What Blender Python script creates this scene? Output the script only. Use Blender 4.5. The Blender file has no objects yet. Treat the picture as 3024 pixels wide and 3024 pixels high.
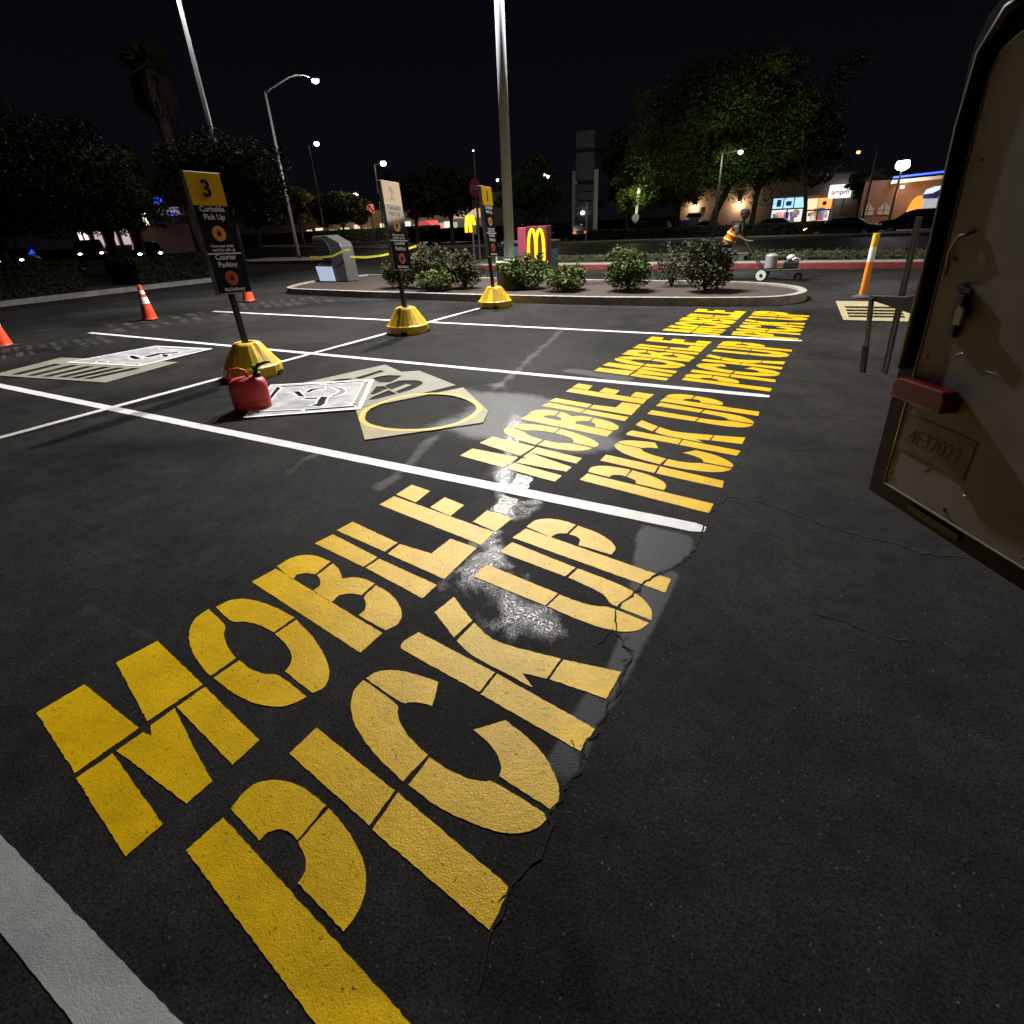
import bpy, bmesh, math, random, json
from mathutils import Vector, Matrix
R=math.radians
sc=bpy.context.scene
EXPOSURE=0.0; SKY_STRENGTH=.85
P_MAIN=8600; P_RIGHT=3300; P_LEFT=300; P_STREET=800; BOARD_E=5.0; BOARD_LOC=(5.8,21.8,0); BOARD_RZ=math.radians(-40)
# ------------------------------------------------------------ camera
cam=bpy.data.cameras.new("camera"); camo=bpy.data.objects.new("camera",cam); sc.collection.objects.link(camo)
sc.camera=camo
cam.sensor_width=36; cam.lens=36*1607.8/3024; cam.clip_start=.05; cam.clip_end=2000
_r=Vector((0.87055131,0.49012272,-0.04381929)); _u=Vector((-0.19685011,0.42848443,0.8818453)); _f=Vector((-0.4509883,0.75906575,-0.46949839))
camo.matrix_world=Matrix(((_r.x,_u.x,-_f.x,0),(_r.y,_u.y,-_f.y,0),(_r.z,_u.z,-_f.z,1.5376),(0,0,0,1)))
# ------------------------------------------------------------ world: night sky with faint town glow
w=bpy.data.worlds.new("World"); sc.world=w; w.use_nodes=True
nt=w.node_tree; nt.nodes.clear()
out=nt.nodes.new('ShaderNodeOutputWorld'); bg=nt.nodes.new('ShaderNodeBackground'); nt.links.new(bg.outputs[0],out.inputs[0])
tc=nt.nodes.new('ShaderNodeTexCoord'); sp=nt.nodes.new('ShaderNodeSeparateXYZ'); nt.links.new(tc.outputs['Generated'],sp.inputs[0])
cr=nt.nodes.new('ShaderNodeValToRGB'); nt.links.new(sp.outputs['Z'],cr.inputs[0])
e=cr.color_ramp.elements; e[0].position=0.0; e[0].color=(.0042,.0036,.0055,1); e[1].position=.5; e[1].color=(.0012,.0011,.0019,1)
nt.links.new(cr.outputs[0],bg.inputs[0]); bg.inputs[1].default_value=SKY_STRENGTH
sc.view_settings.view_transform='Standard'; sc.view_settings.look='None'; sc.view_settings.exposure=EXPOSURE; sc.view_settings.gamma=1
sc.cycles.use_denoising=True; sc.cycles.caustics_reflective=False; sc.cycles.caustics_refractive=False
sc.cycles.sample_clamp_indirect=3.0
sc.cycles.max_bounces=5
# ground-plane shapes in metres (letters of the painted words, stencil outlines, worn patches, cracks)
DATA='''{"L":{"M":[[[-2.31,0.351],[-2.304,0.512],[-1.884,0.493],[-1.889,0.287]],[[-2.316,0.639],[-2.293,0.799],[-1.871,0.731],[-1.887,0.524]],[[-1.864,0.278],[-1.857,0.389],[-1.452,0.322],[-1.454,0.216]],[[-1.855,0.401],[-1.851,0.488],[-1.808,0.494],[-1.858,0.519],[-1.855,0.608],[-1.68,0.551],[-1.449,0.482],[-1.451,0.396]],[[-1.854,0.615],[-1.852,0.727],[-1.447,0.66],[-1.445,0.553]]],"O":[[[-2.296,1.044],[-2.294,0.981],[-2.251,0.92],[-2.161,0.86],[-2.044,0.81],[-1.885,0.772],[-1.883,0.887],[-1.988,0.918],[-2.067,0.959],[-2.11,1.005]],[[-2.277,1.069],[-2.27,1.131],[-2.213,1.175],[-2.104,1.194],[-1.993,1.193],[-1.872,1.183],[-1.875,1.07],[-1.975,1.077],[-2.061,1.061],[-2.108,1.028]],[[-1.853,1.176],[-1.697,1.128],[-1.564,1.069],[-1.477,1.014],[-1.439,0.97],[-1.428,0.933],[-1.446,0.898],[-1.637,0.929],[-1.647,0.968],[-1.686,1.008],[-1.749,1.038],[-1.86,1.066]],[[-1.866,0.772],[-1.859,0.886],[-1.776,0.871],[-1.706,0.878],[-1.647,0.906],[-1.452,0.874],[-1.47,0.83],[-1.507,0.79],[-1.578,0.765],[-1.7,0.755]]],"B":[[[-2.3,1.283],[-2.286,1.42],[-1.439,1.281],[-1.438,1.146]],[[-2.3,1.44],[-2.3,1.535],[-2.249,1.589],[-2.175,1.604],[-2.073,1.596],[-2.056,1.475],[-2.111,1.464],[-2.139,1.43],[-2.122,1.384]],[[-2.049,1.588],[-1.974,1.562],[-1.9,1.507],[-1.86,1.544],[-1.791,1.555],[-1.722,1.548],[-1.714,1.446],[-1.773,1.436],[-1.814,1.399],[-1.803,1.341],[-1.956,1.37],[-1.954,1.411],[-1.992,1.45],[-2.04,1.472]],[[-1.705,1.54],[-1.587,1.515],[-1.5,1.468],[-1.437,1.415],[-1.414,1.356],[-1.437,1.301],[-1.618,1.325],[-1.619,1.366],[-1.646,1.407],[-1.699,1.442]]],"I":[[[-2.296,1.694],[-2.277,1.813],[-1.872,1.736],[-1.878,1.635]],[[-1.855,1.731],[-1.437,1.672],[-1.434,1.555],[-1.861,1.634]]],"L":[[[-2.292,1.855],[-2.281,1.974],[-1.873,1.901],[-1.875,1.797]],[[-1.852,1.895],[-1.635,1.891],[-1.63,2.062],[-1.445,2.044],[-1.434,1.728],[-1.848,1.789]]],"E":[[[-2.285,2.216],[-2.279,2.349],[-1.446,2.228],[-1.439,2.08]],[[-2.283,2.376],[-2.284,2.539],[-2.109,2.51],[-2.092,2.338]],[[-1.966,2.321],[-1.965,2.476],[-1.789,2.435],[-1.784,2.281]],[[-1.623,2.279],[-1.622,2.435],[-1.432,2.413],[-1.443,2.238]]],"K":[[[-1.317,1.253],[-1.322,1.29],[-1.301,1.356],[-0.886,1.301],[-0.887,1.189],[-1.299,1.239]],[[-0.874,1.299],[-0.444,1.23],[-0.454,1.125],[-0.876,1.182]],[[-1.32,1.497],[-1.307,1.63],[-1.135,1.523],[-1.145,1.397]],[[-1.121,1.516],[-0.981,1.447],[-0.689,1.484],[-0.692,1.362],[-0.789,1.346],[-0.72,1.299],[-1.033,1.34],[-1.123,1.386]],[[-0.679,1.484],[-0.454,1.522],[-0.457,1.372],[-0.682,1.365]]],"C":[[[-1.317,1.048],[-1.308,1.09],[-1.268,1.125],[-1.204,1.146],[-1.123,1.157],[-1.052,1.16],[-1.002,1.053],[-1.046,1.05],[-1.082,1.036],[-1.111,1.012]],[[-1.32,1.037],[-1.319,0.982],[-1.277,0.921],[-1.21,0.868],[-1.123,0.827],[-1.022,0.794],[-0.903,0.768],[-0.892,0.881],[-0.976,0.903],[-1.054,0.937],[-1.097,0.972],[-1.114,1.004]],[[-0.881,0.877],[-0.791,0.867],[-0.723,0.871],[-0.68,0.883],[-0.654,0.901],[-0.446,0.879],[-0.458,0.838],[-0.49,0.8],[-0.542,0.773],[-0.617,0.758],[-0.74,0.748],[-0.879,0.765]],[[-0.813,1.035],[-0.736,1.121],[-0.652,1.101],[-0.565,1.065],[-0.503,1.022],[-0.454,0.968],[-0.443,0.932],[-0.446,0.9],[-0.643,0.923],[-0.652,0.954],[-0.683,0.985],[-0.737,1.016]]],"I2":[[[-1.31,0.671],[-1.31,0.789],[-0.905,0.731],[-0.899,0.61]],[[-0.893,0.73],[-0.457,0.658],[-0.443,0.548],[-0.882,0.604]]],"U":[[[-1.316,1.811],[-1.31,1.93],[-0.884,1.867],[-0.896,1.76]],[[-0.872,1.862],[-0.773,1.85],[-0.687,1.854],[-0.642,1.879],[-0.446,1.846],[-0.466,1.783],[-0.522,1.744],[-0.616,1.726],[-0.746,1.737],[-0.884,1.759]],[[-1.314,2.063],[-1.302,2.176],[-0.895,2.098],[-0.91,2.007]],[[-0.879,2.096],[-0.752,2.077],[-0.605,2.048],[-0.512,1.995],[-0.458,1.936],[-0.443,1.87],[-0.639,1.897],[-0.668,1.933],[-0.707,1.962],[-0.894,2.006]]],"P2":[[[-1.323,2.219],[-1.305,2.339],[-0.448,2.205],[-0.442,2.088]],[[-1.312,2.359],[-1.304,2.451],[-1.253,2.496],[-1.166,2.515],[-1.066,2.499],[-1.072,2.386],[-1.12,2.369],[-1.135,2.313]],[[-1.05,2.493],[-0.915,2.465],[-0.815,2.406],[-0.772,2.35],[-0.777,2.287],[-0.968,2.303],[-0.977,2.355],[-1.008,2.381],[-1.058,2.385]]],"P1":[[[-1.316,0.308],[-1.307,0.422],[-0.448,0.3073],[-0.448,0.1782]],[[-1.313,0.451],[-1.327,0.519],[-1.307,0.559],[-1.268,0.585],[-1.194,0.604],[-1.125,0.602],[-1.06,0.596],[-1.053,0.481],[-1.096,0.486],[-1.134,0.474],[-1.151,0.451],[-1.149,0.426]],[[-1.045,0.593],[-0.951,0.572],[-0.868,0.54],[-0.814,0.506],[-0.779,0.466],[-0.764,0.419],[-0.768,0.375],[-0.961,0.4],[-0.963,0.427],[-0.991,0.456],[-1.046,0.477]]]},"A":{"1":[[0.9922,-0.0015,0.0187],[0.0078,1.0003,2.77]],"2":[[1.0099,0.005,0.0275],[-0.0245,0.9754,5.458]],"3":[[0.9991,-0.0022,0.0462],[-0.0399,1.0245,8.0413]]},"D":{"worn_white":[[[-1.673,2.798],[-1.712,2.99],[-1.581,2.986],[-1.535,2.776]],[[-1.587,2.455],[-1.646,2.667],[-1.513,2.653],[-1.493,2.432]]],"wet":[[[-1.569,2.428],[-1.58,2.64],[-1.471,2.621],[-1.426,2.37],[-1.406,2.181],[-1.4,2.052],[-1.266,1.924],[-1.067,1.847],[-0.864,1.754],[-0.735,1.663],[-0.779,1.576],[-0.912,1.542],[-1.019,1.572],[-1.16,1.608],[-1.294,1.696],[-1.414,1.679],[-1.43,1.778],[-1.446,2.056]]],"sheen":[[[-3.262,4.66],[-2.9,4.714],[-2.546,4.716],[-1.895,4.64],[-1.401,4.175],[-1.27,3.731],[-1.484,3.456],[-1.921,3.534],[-2.284,3.463],[-2.674,3.545],[-2.891,3.549],[-2.869,3.876],[-2.863,4.207]]],"strip":[[[-0.755,2.667],[-0.451,2.642],[-0.417,2.446],[-0.471,2.306],[-0.412,2.248],[-0.413,2.049],[-0.427,1.752],[-0.423,1.565],[-0.419,1.4],[-0.437,1.244],[-0.433,1.058],[-0.467,0.962],[-0.534,1.052],[-0.529,1.165],[-0.539,1.304],[-0.517,1.545],[-0.543,1.807],[-0.602,2.073]]],"smear":[[[-2.464,2.416],[-2.486,2.617],[-2.523,2.832],[-2.67,3.219],[-2.739,3.537]],[[-2.953,4.601],[-3.057,5.125],[-3.137,5.581],[-3.313,6.168],[-3.541,7.222],[-3.906,8.744]],[[-3.27,2.336],[-3.348,2.581],[-3.345,2.734]]],"crack":[[[-0.377,3.199],[-0.43,2.944],[-0.406,2.728],[-0.416,2.647],[-0.417,2.447],[-0.472,2.305],[-0.533,2.17],[-0.575,1.989],[-0.601,1.883],[-0.563,1.749],[-0.514,1.693],[-0.451,1.621],[-0.438,1.504],[-0.441,1.365],[-0.437,1.244],[-0.453,1.123],[-0.427,1.061],[-0.442,0.991],[-0.447,0.889],[-0.421,0.803],[-0.431,0.733],[-0.449,0.664],[-0.441,0.611],[-0.446,0.544],[-0.423,0.484],[-0.398,0.426]],[[-0.385,3.21],[-0.191,3.218],[0.047,3.119],[0.157,3.064],[0.309,3.034],[0.499,3.003],[0.586,2.955],[0.762,2.995],[0.956,3.045]],[[-0.377,3.199],[-0.414,3.544],[-0.385,4.106],[-0.405,4.52],[-0.427,5.154]],[[-0.472,2.305],[-0.502,2.216],[-0.558,2.127]],[[-0.563,1.749],[-0.583,1.663],[-0.596,1.62]],[[0.155,2.224],[0.282,2.212],[0.402,2.177],[0.516,2.19]],[[-0.385,4.106],[-0.119,4.146],[0.196,4.337]]],"faded":[[[-11.829,5.635],[-11.435,8.267],[-13.068,9.026],[-13.51,6.172]],[[-12.041,8.501],[-10.706,10.228],[-12.312,11.318],[-13.634,9.539]],[[-11.12,3.504],[-10.802,5.097],[-11.992,5.414],[-12.463,4.001]]],"st_white":[[[-4.717,3.05],[-5.51,4.005],[-4.497,4.623],[-3.827,3.692]],[[-5.047,3.597],[-5.359,3.965],[-5.286,3.97],[-4.998,3.601]],[[-5.347,4.003],[-4.982,4.255],[-4.937,4.226],[-5.292,3.967]],[[-4.922,4.294],[-4.533,4.557],[-4.511,4.512],[-4.879,4.253]],[[-4.765,3.174],[-4.753,3.234],[-4.377,3.455],[-4.352,3.426]],[[-4.349,3.47],[-3.959,3.753],[-3.926,3.713],[-4.306,3.432]],[[-4.011,3.777],[-4.532,4.505],[-4.49,4.531],[-3.907,3.73]],[[-5.05,3.848],[-4.96,3.934],[-4.699,3.788],[-4.808,3.787],[-4.954,3.868]],[[-4.659,3.722],[-4.667,3.776],[-4.538,3.826],[-4.504,3.781]],[[-4.405,3.588],[-4.39,3.657],[-4.553,3.849],[-4.479,3.887],[-4.301,3.674],[-4.278,3.594]],[[-4.852,3.922],[-4.897,4.037],[-4.797,4.155],[-4.759,4.11],[-4.822,4.023],[-4.803,3.925]],[[-4.76,4.185],[-4.617,4.206],[-4.46,4.137],[-4.387,4.031],[-4.413,3.912],[-4.453,3.906],[-4.471,4.014],[-4.524,4.113],[-4.62,4.161]]],"st_grey":[[[-5.228,4.212],[-4.905,5.276],[-4.44,5.039],[-4.27,5.163],[-3.46,4.766],[-3.85,3.752]],[[-4.789,4.59],[-4.75,5.017],[-4.663,4.994],[-4.686,4.596]],[[-4.562,4.653],[-4.558,4.745],[-4.493,4.848],[-4.307,4.896],[-4.234,4.601],[-4.357,4.551]],[[-4.208,4.465],[-4.194,4.696],[-4.0,4.795],[-3.842,4.71],[-3.804,4.469],[-3.841,4.276],[-3.927,4.315],[-3.934,4.598],[-4.013,4.608],[-4.021,4.363]],[[-4.116,4.133],[-4.272,4.403],[-4.207,4.444],[-4.088,4.39],[-4.074,4.164]],[[-3.982,3.957],[-4.027,4.083],[-4.03,4.333],[-3.853,4.257],[-3.919,4.028]],[[-4.982,4.342],[-4.931,4.509],[-4.796,4.587],[-4.785,4.484]]],"st_circle":[[[-3.883,3.68],[-3.324,4.707],[-3.077,4.493],[-2.636,4.102],[-2.511,3.805],[-2.983,3.294],[-3.193,3.063]],[[-3.601,3.499],[-3.705,3.634],[-3.763,3.775],[-3.757,4.015],[-3.671,4.242],[-3.502,4.376],[-3.283,4.415],[-3.049,4.347],[-2.86,4.222],[-2.76,4.098],[-2.716,3.917],[-2.725,3.707],[-2.822,3.529],[-2.992,3.418],[-3.192,3.359],[-3.406,3.382],[-3.525,3.436]]],"st_leftyellow":[[[-9.934,3.051],[-10.262,3.968],[-7.946,4.414],[-7.731,3.335],[-9.731,2.989]],[[-9.66,3.08],[-9.816,3.679],[-9.642,3.707],[-9.489,3.113]],[[-9.331,3.13],[-9.442,3.729],[-9.274,3.757],[-9.165,3.163]],[[-9.036,3.183],[-9.108,3.783],[-8.944,3.81],[-8.875,3.215]],[[-8.757,3.238],[-8.791,3.841],[-8.631,3.866],[-8.599,3.269]],[[-8.517,3.286],[-8.517,3.891],[-8.361,3.917],[-8.362,3.316]],[[-8.282,3.333],[-8.249,3.941],[-8.096,3.966],[-8.13,3.363]]],"st_leftwhite":[[[-9.7,3.778],[-9.588,5.051],[-8.329,5.206],[-8.229,4.031]],[[-9.275,3.996],[-9.076,4.039],[-8.996,3.99],[-9.173,3.954]],[[-8.674,4.068],[-8.388,4.12],[-8.325,4.069],[-8.616,4.029]],[[-9.201,4.418],[-9.074,4.434],[-8.758,4.36],[-8.783,4.274],[-8.967,4.308]],[[-8.873,4.442],[-8.915,4.676],[-8.64,4.874],[-8.58,4.799],[-8.744,4.647],[-8.715,4.438]],[[-8.744,4.647],[-8.582,4.674],[-8.448,4.54],[-8.548,4.547]],[[-9.376,4.984],[-8.583,5.083],[-8.627,5.016],[-9.283,4.939]]],"st_right":[[[-0.098,12.118],[1.034,12.147],[0.957,10.043],[0.077,9.99]],[[0.052,11.452],[0.871,11.52],[0.889,11.299],[0.071,11.234]],[[0.078,11.082],[0.872,11.16],[0.889,10.953],[0.097,10.877]],[[0.103,10.761],[0.875,10.848],[0.891,10.651],[0.121,10.568]],[[0.126,10.458],[0.877,10.551],[0.893,10.365],[0.143,10.274]]]}}'''
# ------------------------------------------------------------ helpers
rnd=random.Random(7)
C=sc.collection
class MB:
    def __init__(s): s.v=[]; s.f=[]; s.m=[]
    def add(s,vs,fs,mi=0):
        o=len(s.v); s.v+= [tuple(v) for v in vs]; s.f+=[tuple(i+o for i in f) for f in fs]; s.m+=[mi]*len(fs)
    def quad(s,a,b,c,d,mi=0): s.add([a,b,c,d],[(0,1,2,3)],mi)
    def box(s,x0,x1,y0,y1,z0,z1,mi=0):
        s.add([(x,y,z) for z in (z0,z1) for y in (y0,y1) for x in (x0,x1)],[(0,2,3,1),(4,5,7,6),(0,1,5,4),(2,6,7,3),(0,4,6,2),(1,3,7,5)],mi)
    def tube(s,pts,rad,n=10,mi=0,cap=True):
        pts=[Vector(p) for p in pts]
        if not hasattr(rad,'__len__'): rad=[rad]*len(pts)
        rings=[]; o=len(s.v); prev=None
        for i,p in enumerate(pts):
            d=(pts[min(i+1,len(pts)-1)]-pts[max(i-1,0)]).normalized()
            if prev is None:
                a=Vector((0,0,1)) if abs(d.z)<.9 else Vector((1,0,0)); a=(a-d*a.dot(d)).normalized()
            else: a=(prev-d*prev.dot(d)).normalized()
            prev=a; b=d.cross(a)
            s.v+=[tuple(p+(a*math.cos(2*math.pi*k/n)+b*math.sin(2*math.pi*k/n))*rad[i]) for k in range(n)]
        for i in range(len(pts)-1):
            for k in range(n):
                s.f.append((o+i*n+k,o+i*n+(k+1)%n,o+(i+1)*n+(k+1)%n,o+(i+1)*n+k)); s.m.append(mi)
        if cap:
            s.f.append(tuple(o+k for k in range(n))[::-1]); s.f.append(tuple(o+(len(pts)-1)*n+k for k in range(n))); s.m+=[mi,mi]
    def lathe(s,prof,cx=0,cy=0,n=16,mi=0,ph=0,mod=None):
        o=len(s.v)
        for r,z in prof:
            for k in range(n):
                a=2*math.pi*k/n+ph; rr=r*(mod(k,z) if mod else 1)
                s.v.append((cx+rr*math.cos(a),cy+rr*math.sin(a),z))
        for i in range(len(prof)-1):
            for k in range(n):
                s.f.append((o+i*n+k,o+i*n+(k+1)%n,o+(i+1)*n+(k+1)%n,o+(i+1)*n+k)); s.m.append(mi)
        s.f.append(tuple(o+k for k in range(n))[::-1]); s.f.append(tuple(o+(len(prof)-1)*n+k for k in range(n))); s.m+=[mi,mi]
    def sphere(s,c,r,mi=0,n=12,sx=1,sy=1,sz=1):
        o=len(s.v); m=n//2
        for i in range(m+1):
            t=math.pi*i/m
            for k in range(n):
                a=2*math.pi*k/n; s.v.append((c[0]+r*sx*math.sin(t)*math.cos(a),c[1]+r*sy*math.sin(t)*math.sin(a),c[2]+r*sz*math.cos(t)))
        for i in range(m):
            for k in range(n):
                s.f.append((o+i*n+k,o+(i+1)*n+k,o+(i+1)*n+(k+1)%n,o+i*n+(k+1)%n)); s.m.append(mi)
    def prism(s,poly,axis,a,b,mi=0):
        # poly in the two other axes (order x,y,z without axis), extruded from a to b
        def pt(q,t):
            l=list(q); l.insert(axis,t); return tuple(l)
        n=len(poly); o=len(s.v)
        s.v+=[pt(q,a) for q in poly]+[pt(q,b) for q in poly]
        s.f.append(tuple(o+i for i in range(n))[::-1]); s.f.append(tuple(o+n+i for i in range(n))); s.m+=[mi,mi]
        for i in range(n):
            j=(i+1)%n; s.f.append((o+i,o+j,o+n+j,o+n+i)); s.m.append(mi)
    def build(s,name,mats,parent=None,loc=None,smooth=False,fix=True,bevel=0):
        me=bpy.data.meshes.new(name); me.from_pydata(s.v,[],s.f)
        if not isinstance(mats,(list,tuple)): mats=[mats]
        for m in mats: me.materials.append(m)
        for p,mi in zip(me.polygons,s.m): p.material_index=mi
        if fix:
            bm=bmesh.new(); bm.from_mesh(me); bmesh.ops.remove_doubles(bm,verts=bm.verts,dist=1e-5); bmesh.ops.recalc_face_normals(bm,faces=bm.faces); bm.to_mesh(me); bm.free()
        if smooth:
            for p in me.polygons: p.use_smooth=True
        o=bpy.data.objects.new(name,me); C.objects.link(o)
        if parent: o.parent=parent
        if loc: o.location=loc
        if bevel:
            b=o.modifiers.new('b','BEVEL'); b.width=bevel; b.segments=2; b.limit_method='ANGLE'
        return o
def tag(o,label=None,cat=None,group=None,kind=None):
    if label: o['label']=label
    if cat: o['category']=cat
    if group: o['group']=group
    if kind: o['kind']=kind
    return o
def thing(name,label,cat,loc=(0,0,0),rz=0,group=None):
    o=bpy.data.objects.new(name,None); C.objects.link(o); o.location=loc; o.rotation_euler=(0,0,rz); o.empty_display_size=.2
    return tag(o,label,cat,group)
def copy_tree(o,parent=None):
    c=o.copy(); C.objects.link(c)
    if parent: c.parent=parent
    for ch in list(o.children): copy_tree(ch,c)
    return c
def textobj(name,txt,size,mat,parent=None,M=None,ext=.001,align='CENTER',sx=1.0,bold=.0):
    cu=bpy.data.curves.new(name,'FONT'); cu.body=txt; cu.size=size; cu.extrude=ext; cu.align_x=align; cu.align_y='CENTER'; cu.offset=bold
    t=bpy.data.objects.new('t',cu); C.objects.link(t)
    dg=bpy.context.evaluated_depsgraph_get(); me=bpy.data.meshes.new_from_object(t.evaluated_get(dg)); me.name=name
    bpy.data.objects.remove(t)
    me.materials.clear(); me.materials.append(mat)
    T=Matrix.Diagonal((sx,1,1,1))
    if M is not None: T=M@T
    me.transform(T)
    o=bpy.data.objects.new(name,me); C.objects.link(o)
    if parent: o.parent=parent
    return o
def flat(name,loops,z,mat,parent=None,thick=0,jit=0,sub=0,smooth=()):
    """sheet on the ground: first loop is the outline, the others are holes"""
    bm=bmesh.new()
    for lp in loops:
        pts=[Vector((a,b,z)) for a,b in lp]
        if sub:
            q=[]
            for i,p in enumerate(pts):
                n=pts[(i+1)%len(pts)]; k=max(1,int((n-p).length/sub))
                for t in range(k): q.append(p.lerp(n,t/k))
            pts=[p+Vector((rnd.uniform(-jit,jit),rnd.uniform(-jit,jit),0)) for p in q]
        vs=[bm.verts.new(p) for p in pts]
        for i in range(len(vs)): bm.edges.new((vs[i],vs[(i+1)%len(vs)]))
    bmesh.ops.triangle_fill(bm,edges=bm.edges[:],use_beauty=True,use_dissolve=False,normal=(0,0,1))
    for f in bm.faces:
        if f.normal.z<0: f.normal_flip()
    if thick:
        r=bmesh.ops.extrude_face_region(bm,geom=bm.faces[:]+bm.edges[:])
        bmesh.ops.translate(bm,vec=(0,0,thick),verts=[v for v in r['geom'] if isinstance(v,bmesh.types.BMVert)])
        bmesh.ops.recalc_face_normals(bm,faces=bm.faces)
    me=bpy.data.meshes.new(name); bm.to_mesh(me); bm.free(); me.materials.append(mat)
    o=bpy.data.objects.new(name,me); C.objects.link(o)
    if parent: o.parent=parent
    return o
def rounded(poly,it=2):
    """corner cutting at the shallow turns only, so that arcs become smooth and corners stay sharp"""
    for _ in range(it):
        n=len(poly); q=[]
        for i in range(n):
            a,b,c=Vector(poly[i-1]),Vector(poly[i]),Vector(poly[(i+1)%n])
            d1=(b-a); d2=(c-b)
            ang=abs(d1.angle_signed(d2)) if d1.length>1e-6 and d2.length>1e-6 else 0
            if .12<ang<1.0:
                q.append(tuple(b.lerp(a,.22))); q.append(tuple(b.lerp(c,.22)))
            else: q.append(tuple(b))
        poly=q
    return poly
# ------------------------------------------------------------ materials
def mat(name,col,rough=.6,metal=0,spec=.5,emit=None,es=0,noise=0,nscale=8,bump=0,bscale=60,col2=None,coat=0,alpha=None):
    m=bpy.data.materials.new(name); m.use_nodes=True; t=m.node_tree; b=t.nodes['Principled BSDF']
    b.inputs['Base Color'].default_value=(*col,1); b.inputs['Roughness'].default_value=rough; b.inputs['Metallic'].default_value=metal
    b.inputs['Specular IOR Level'].default_value=spec; b.inputs['Coat Weight'].default_value=coat
    if emit: b.inputs['Emission Color'].default_value=(*emit,1); b.inputs['Emission Strength'].default_value=es
    tcn=t.nodes.new('ShaderNodeTexCoord')
    if noise or col2:
        n=t.nodes.new('ShaderNodeTexNoise'); n.inputs['Scale'].default_value=nscale; n.inputs['Detail'].default_value=5; t.links.new(tcn.outputs['Object'],n.inputs['Vector'])
        r=t.nodes.new('ShaderNodeValToRGB'); t.links.new(n.outputs[0],r.inputs[0])
        c2=col2 or tuple(c*(1-noise) for c in col)
        r.color_ramp.elements[0].position=.35; r.color_ramp.elements[0].color=(*c2,1); r.color_ramp.elements[1].position=.65; r.color_ramp.elements[1].color=(*col,1)
        t.links.new(r.outputs[0],b.inputs['Base Color'])
    if bump:
        n=t.nodes.new('ShaderNodeTexNoise'); n.inputs['Scale'].default_value=bscale; n.inputs['Detail'].default_value=4; t.links.new(tcn.outputs['Object'],n.inputs['Vector'])
        bp=t.nodes.new('ShaderNodeBump'); bp.inputs['Strength'].default_value=bump; bp.inputs['Distance'].default_value=.01; t.links.new(n.outputs[0],bp.inputs['Height']); t.links.new(bp.outputs[0],b.inputs['Normal'])
    return m
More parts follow.
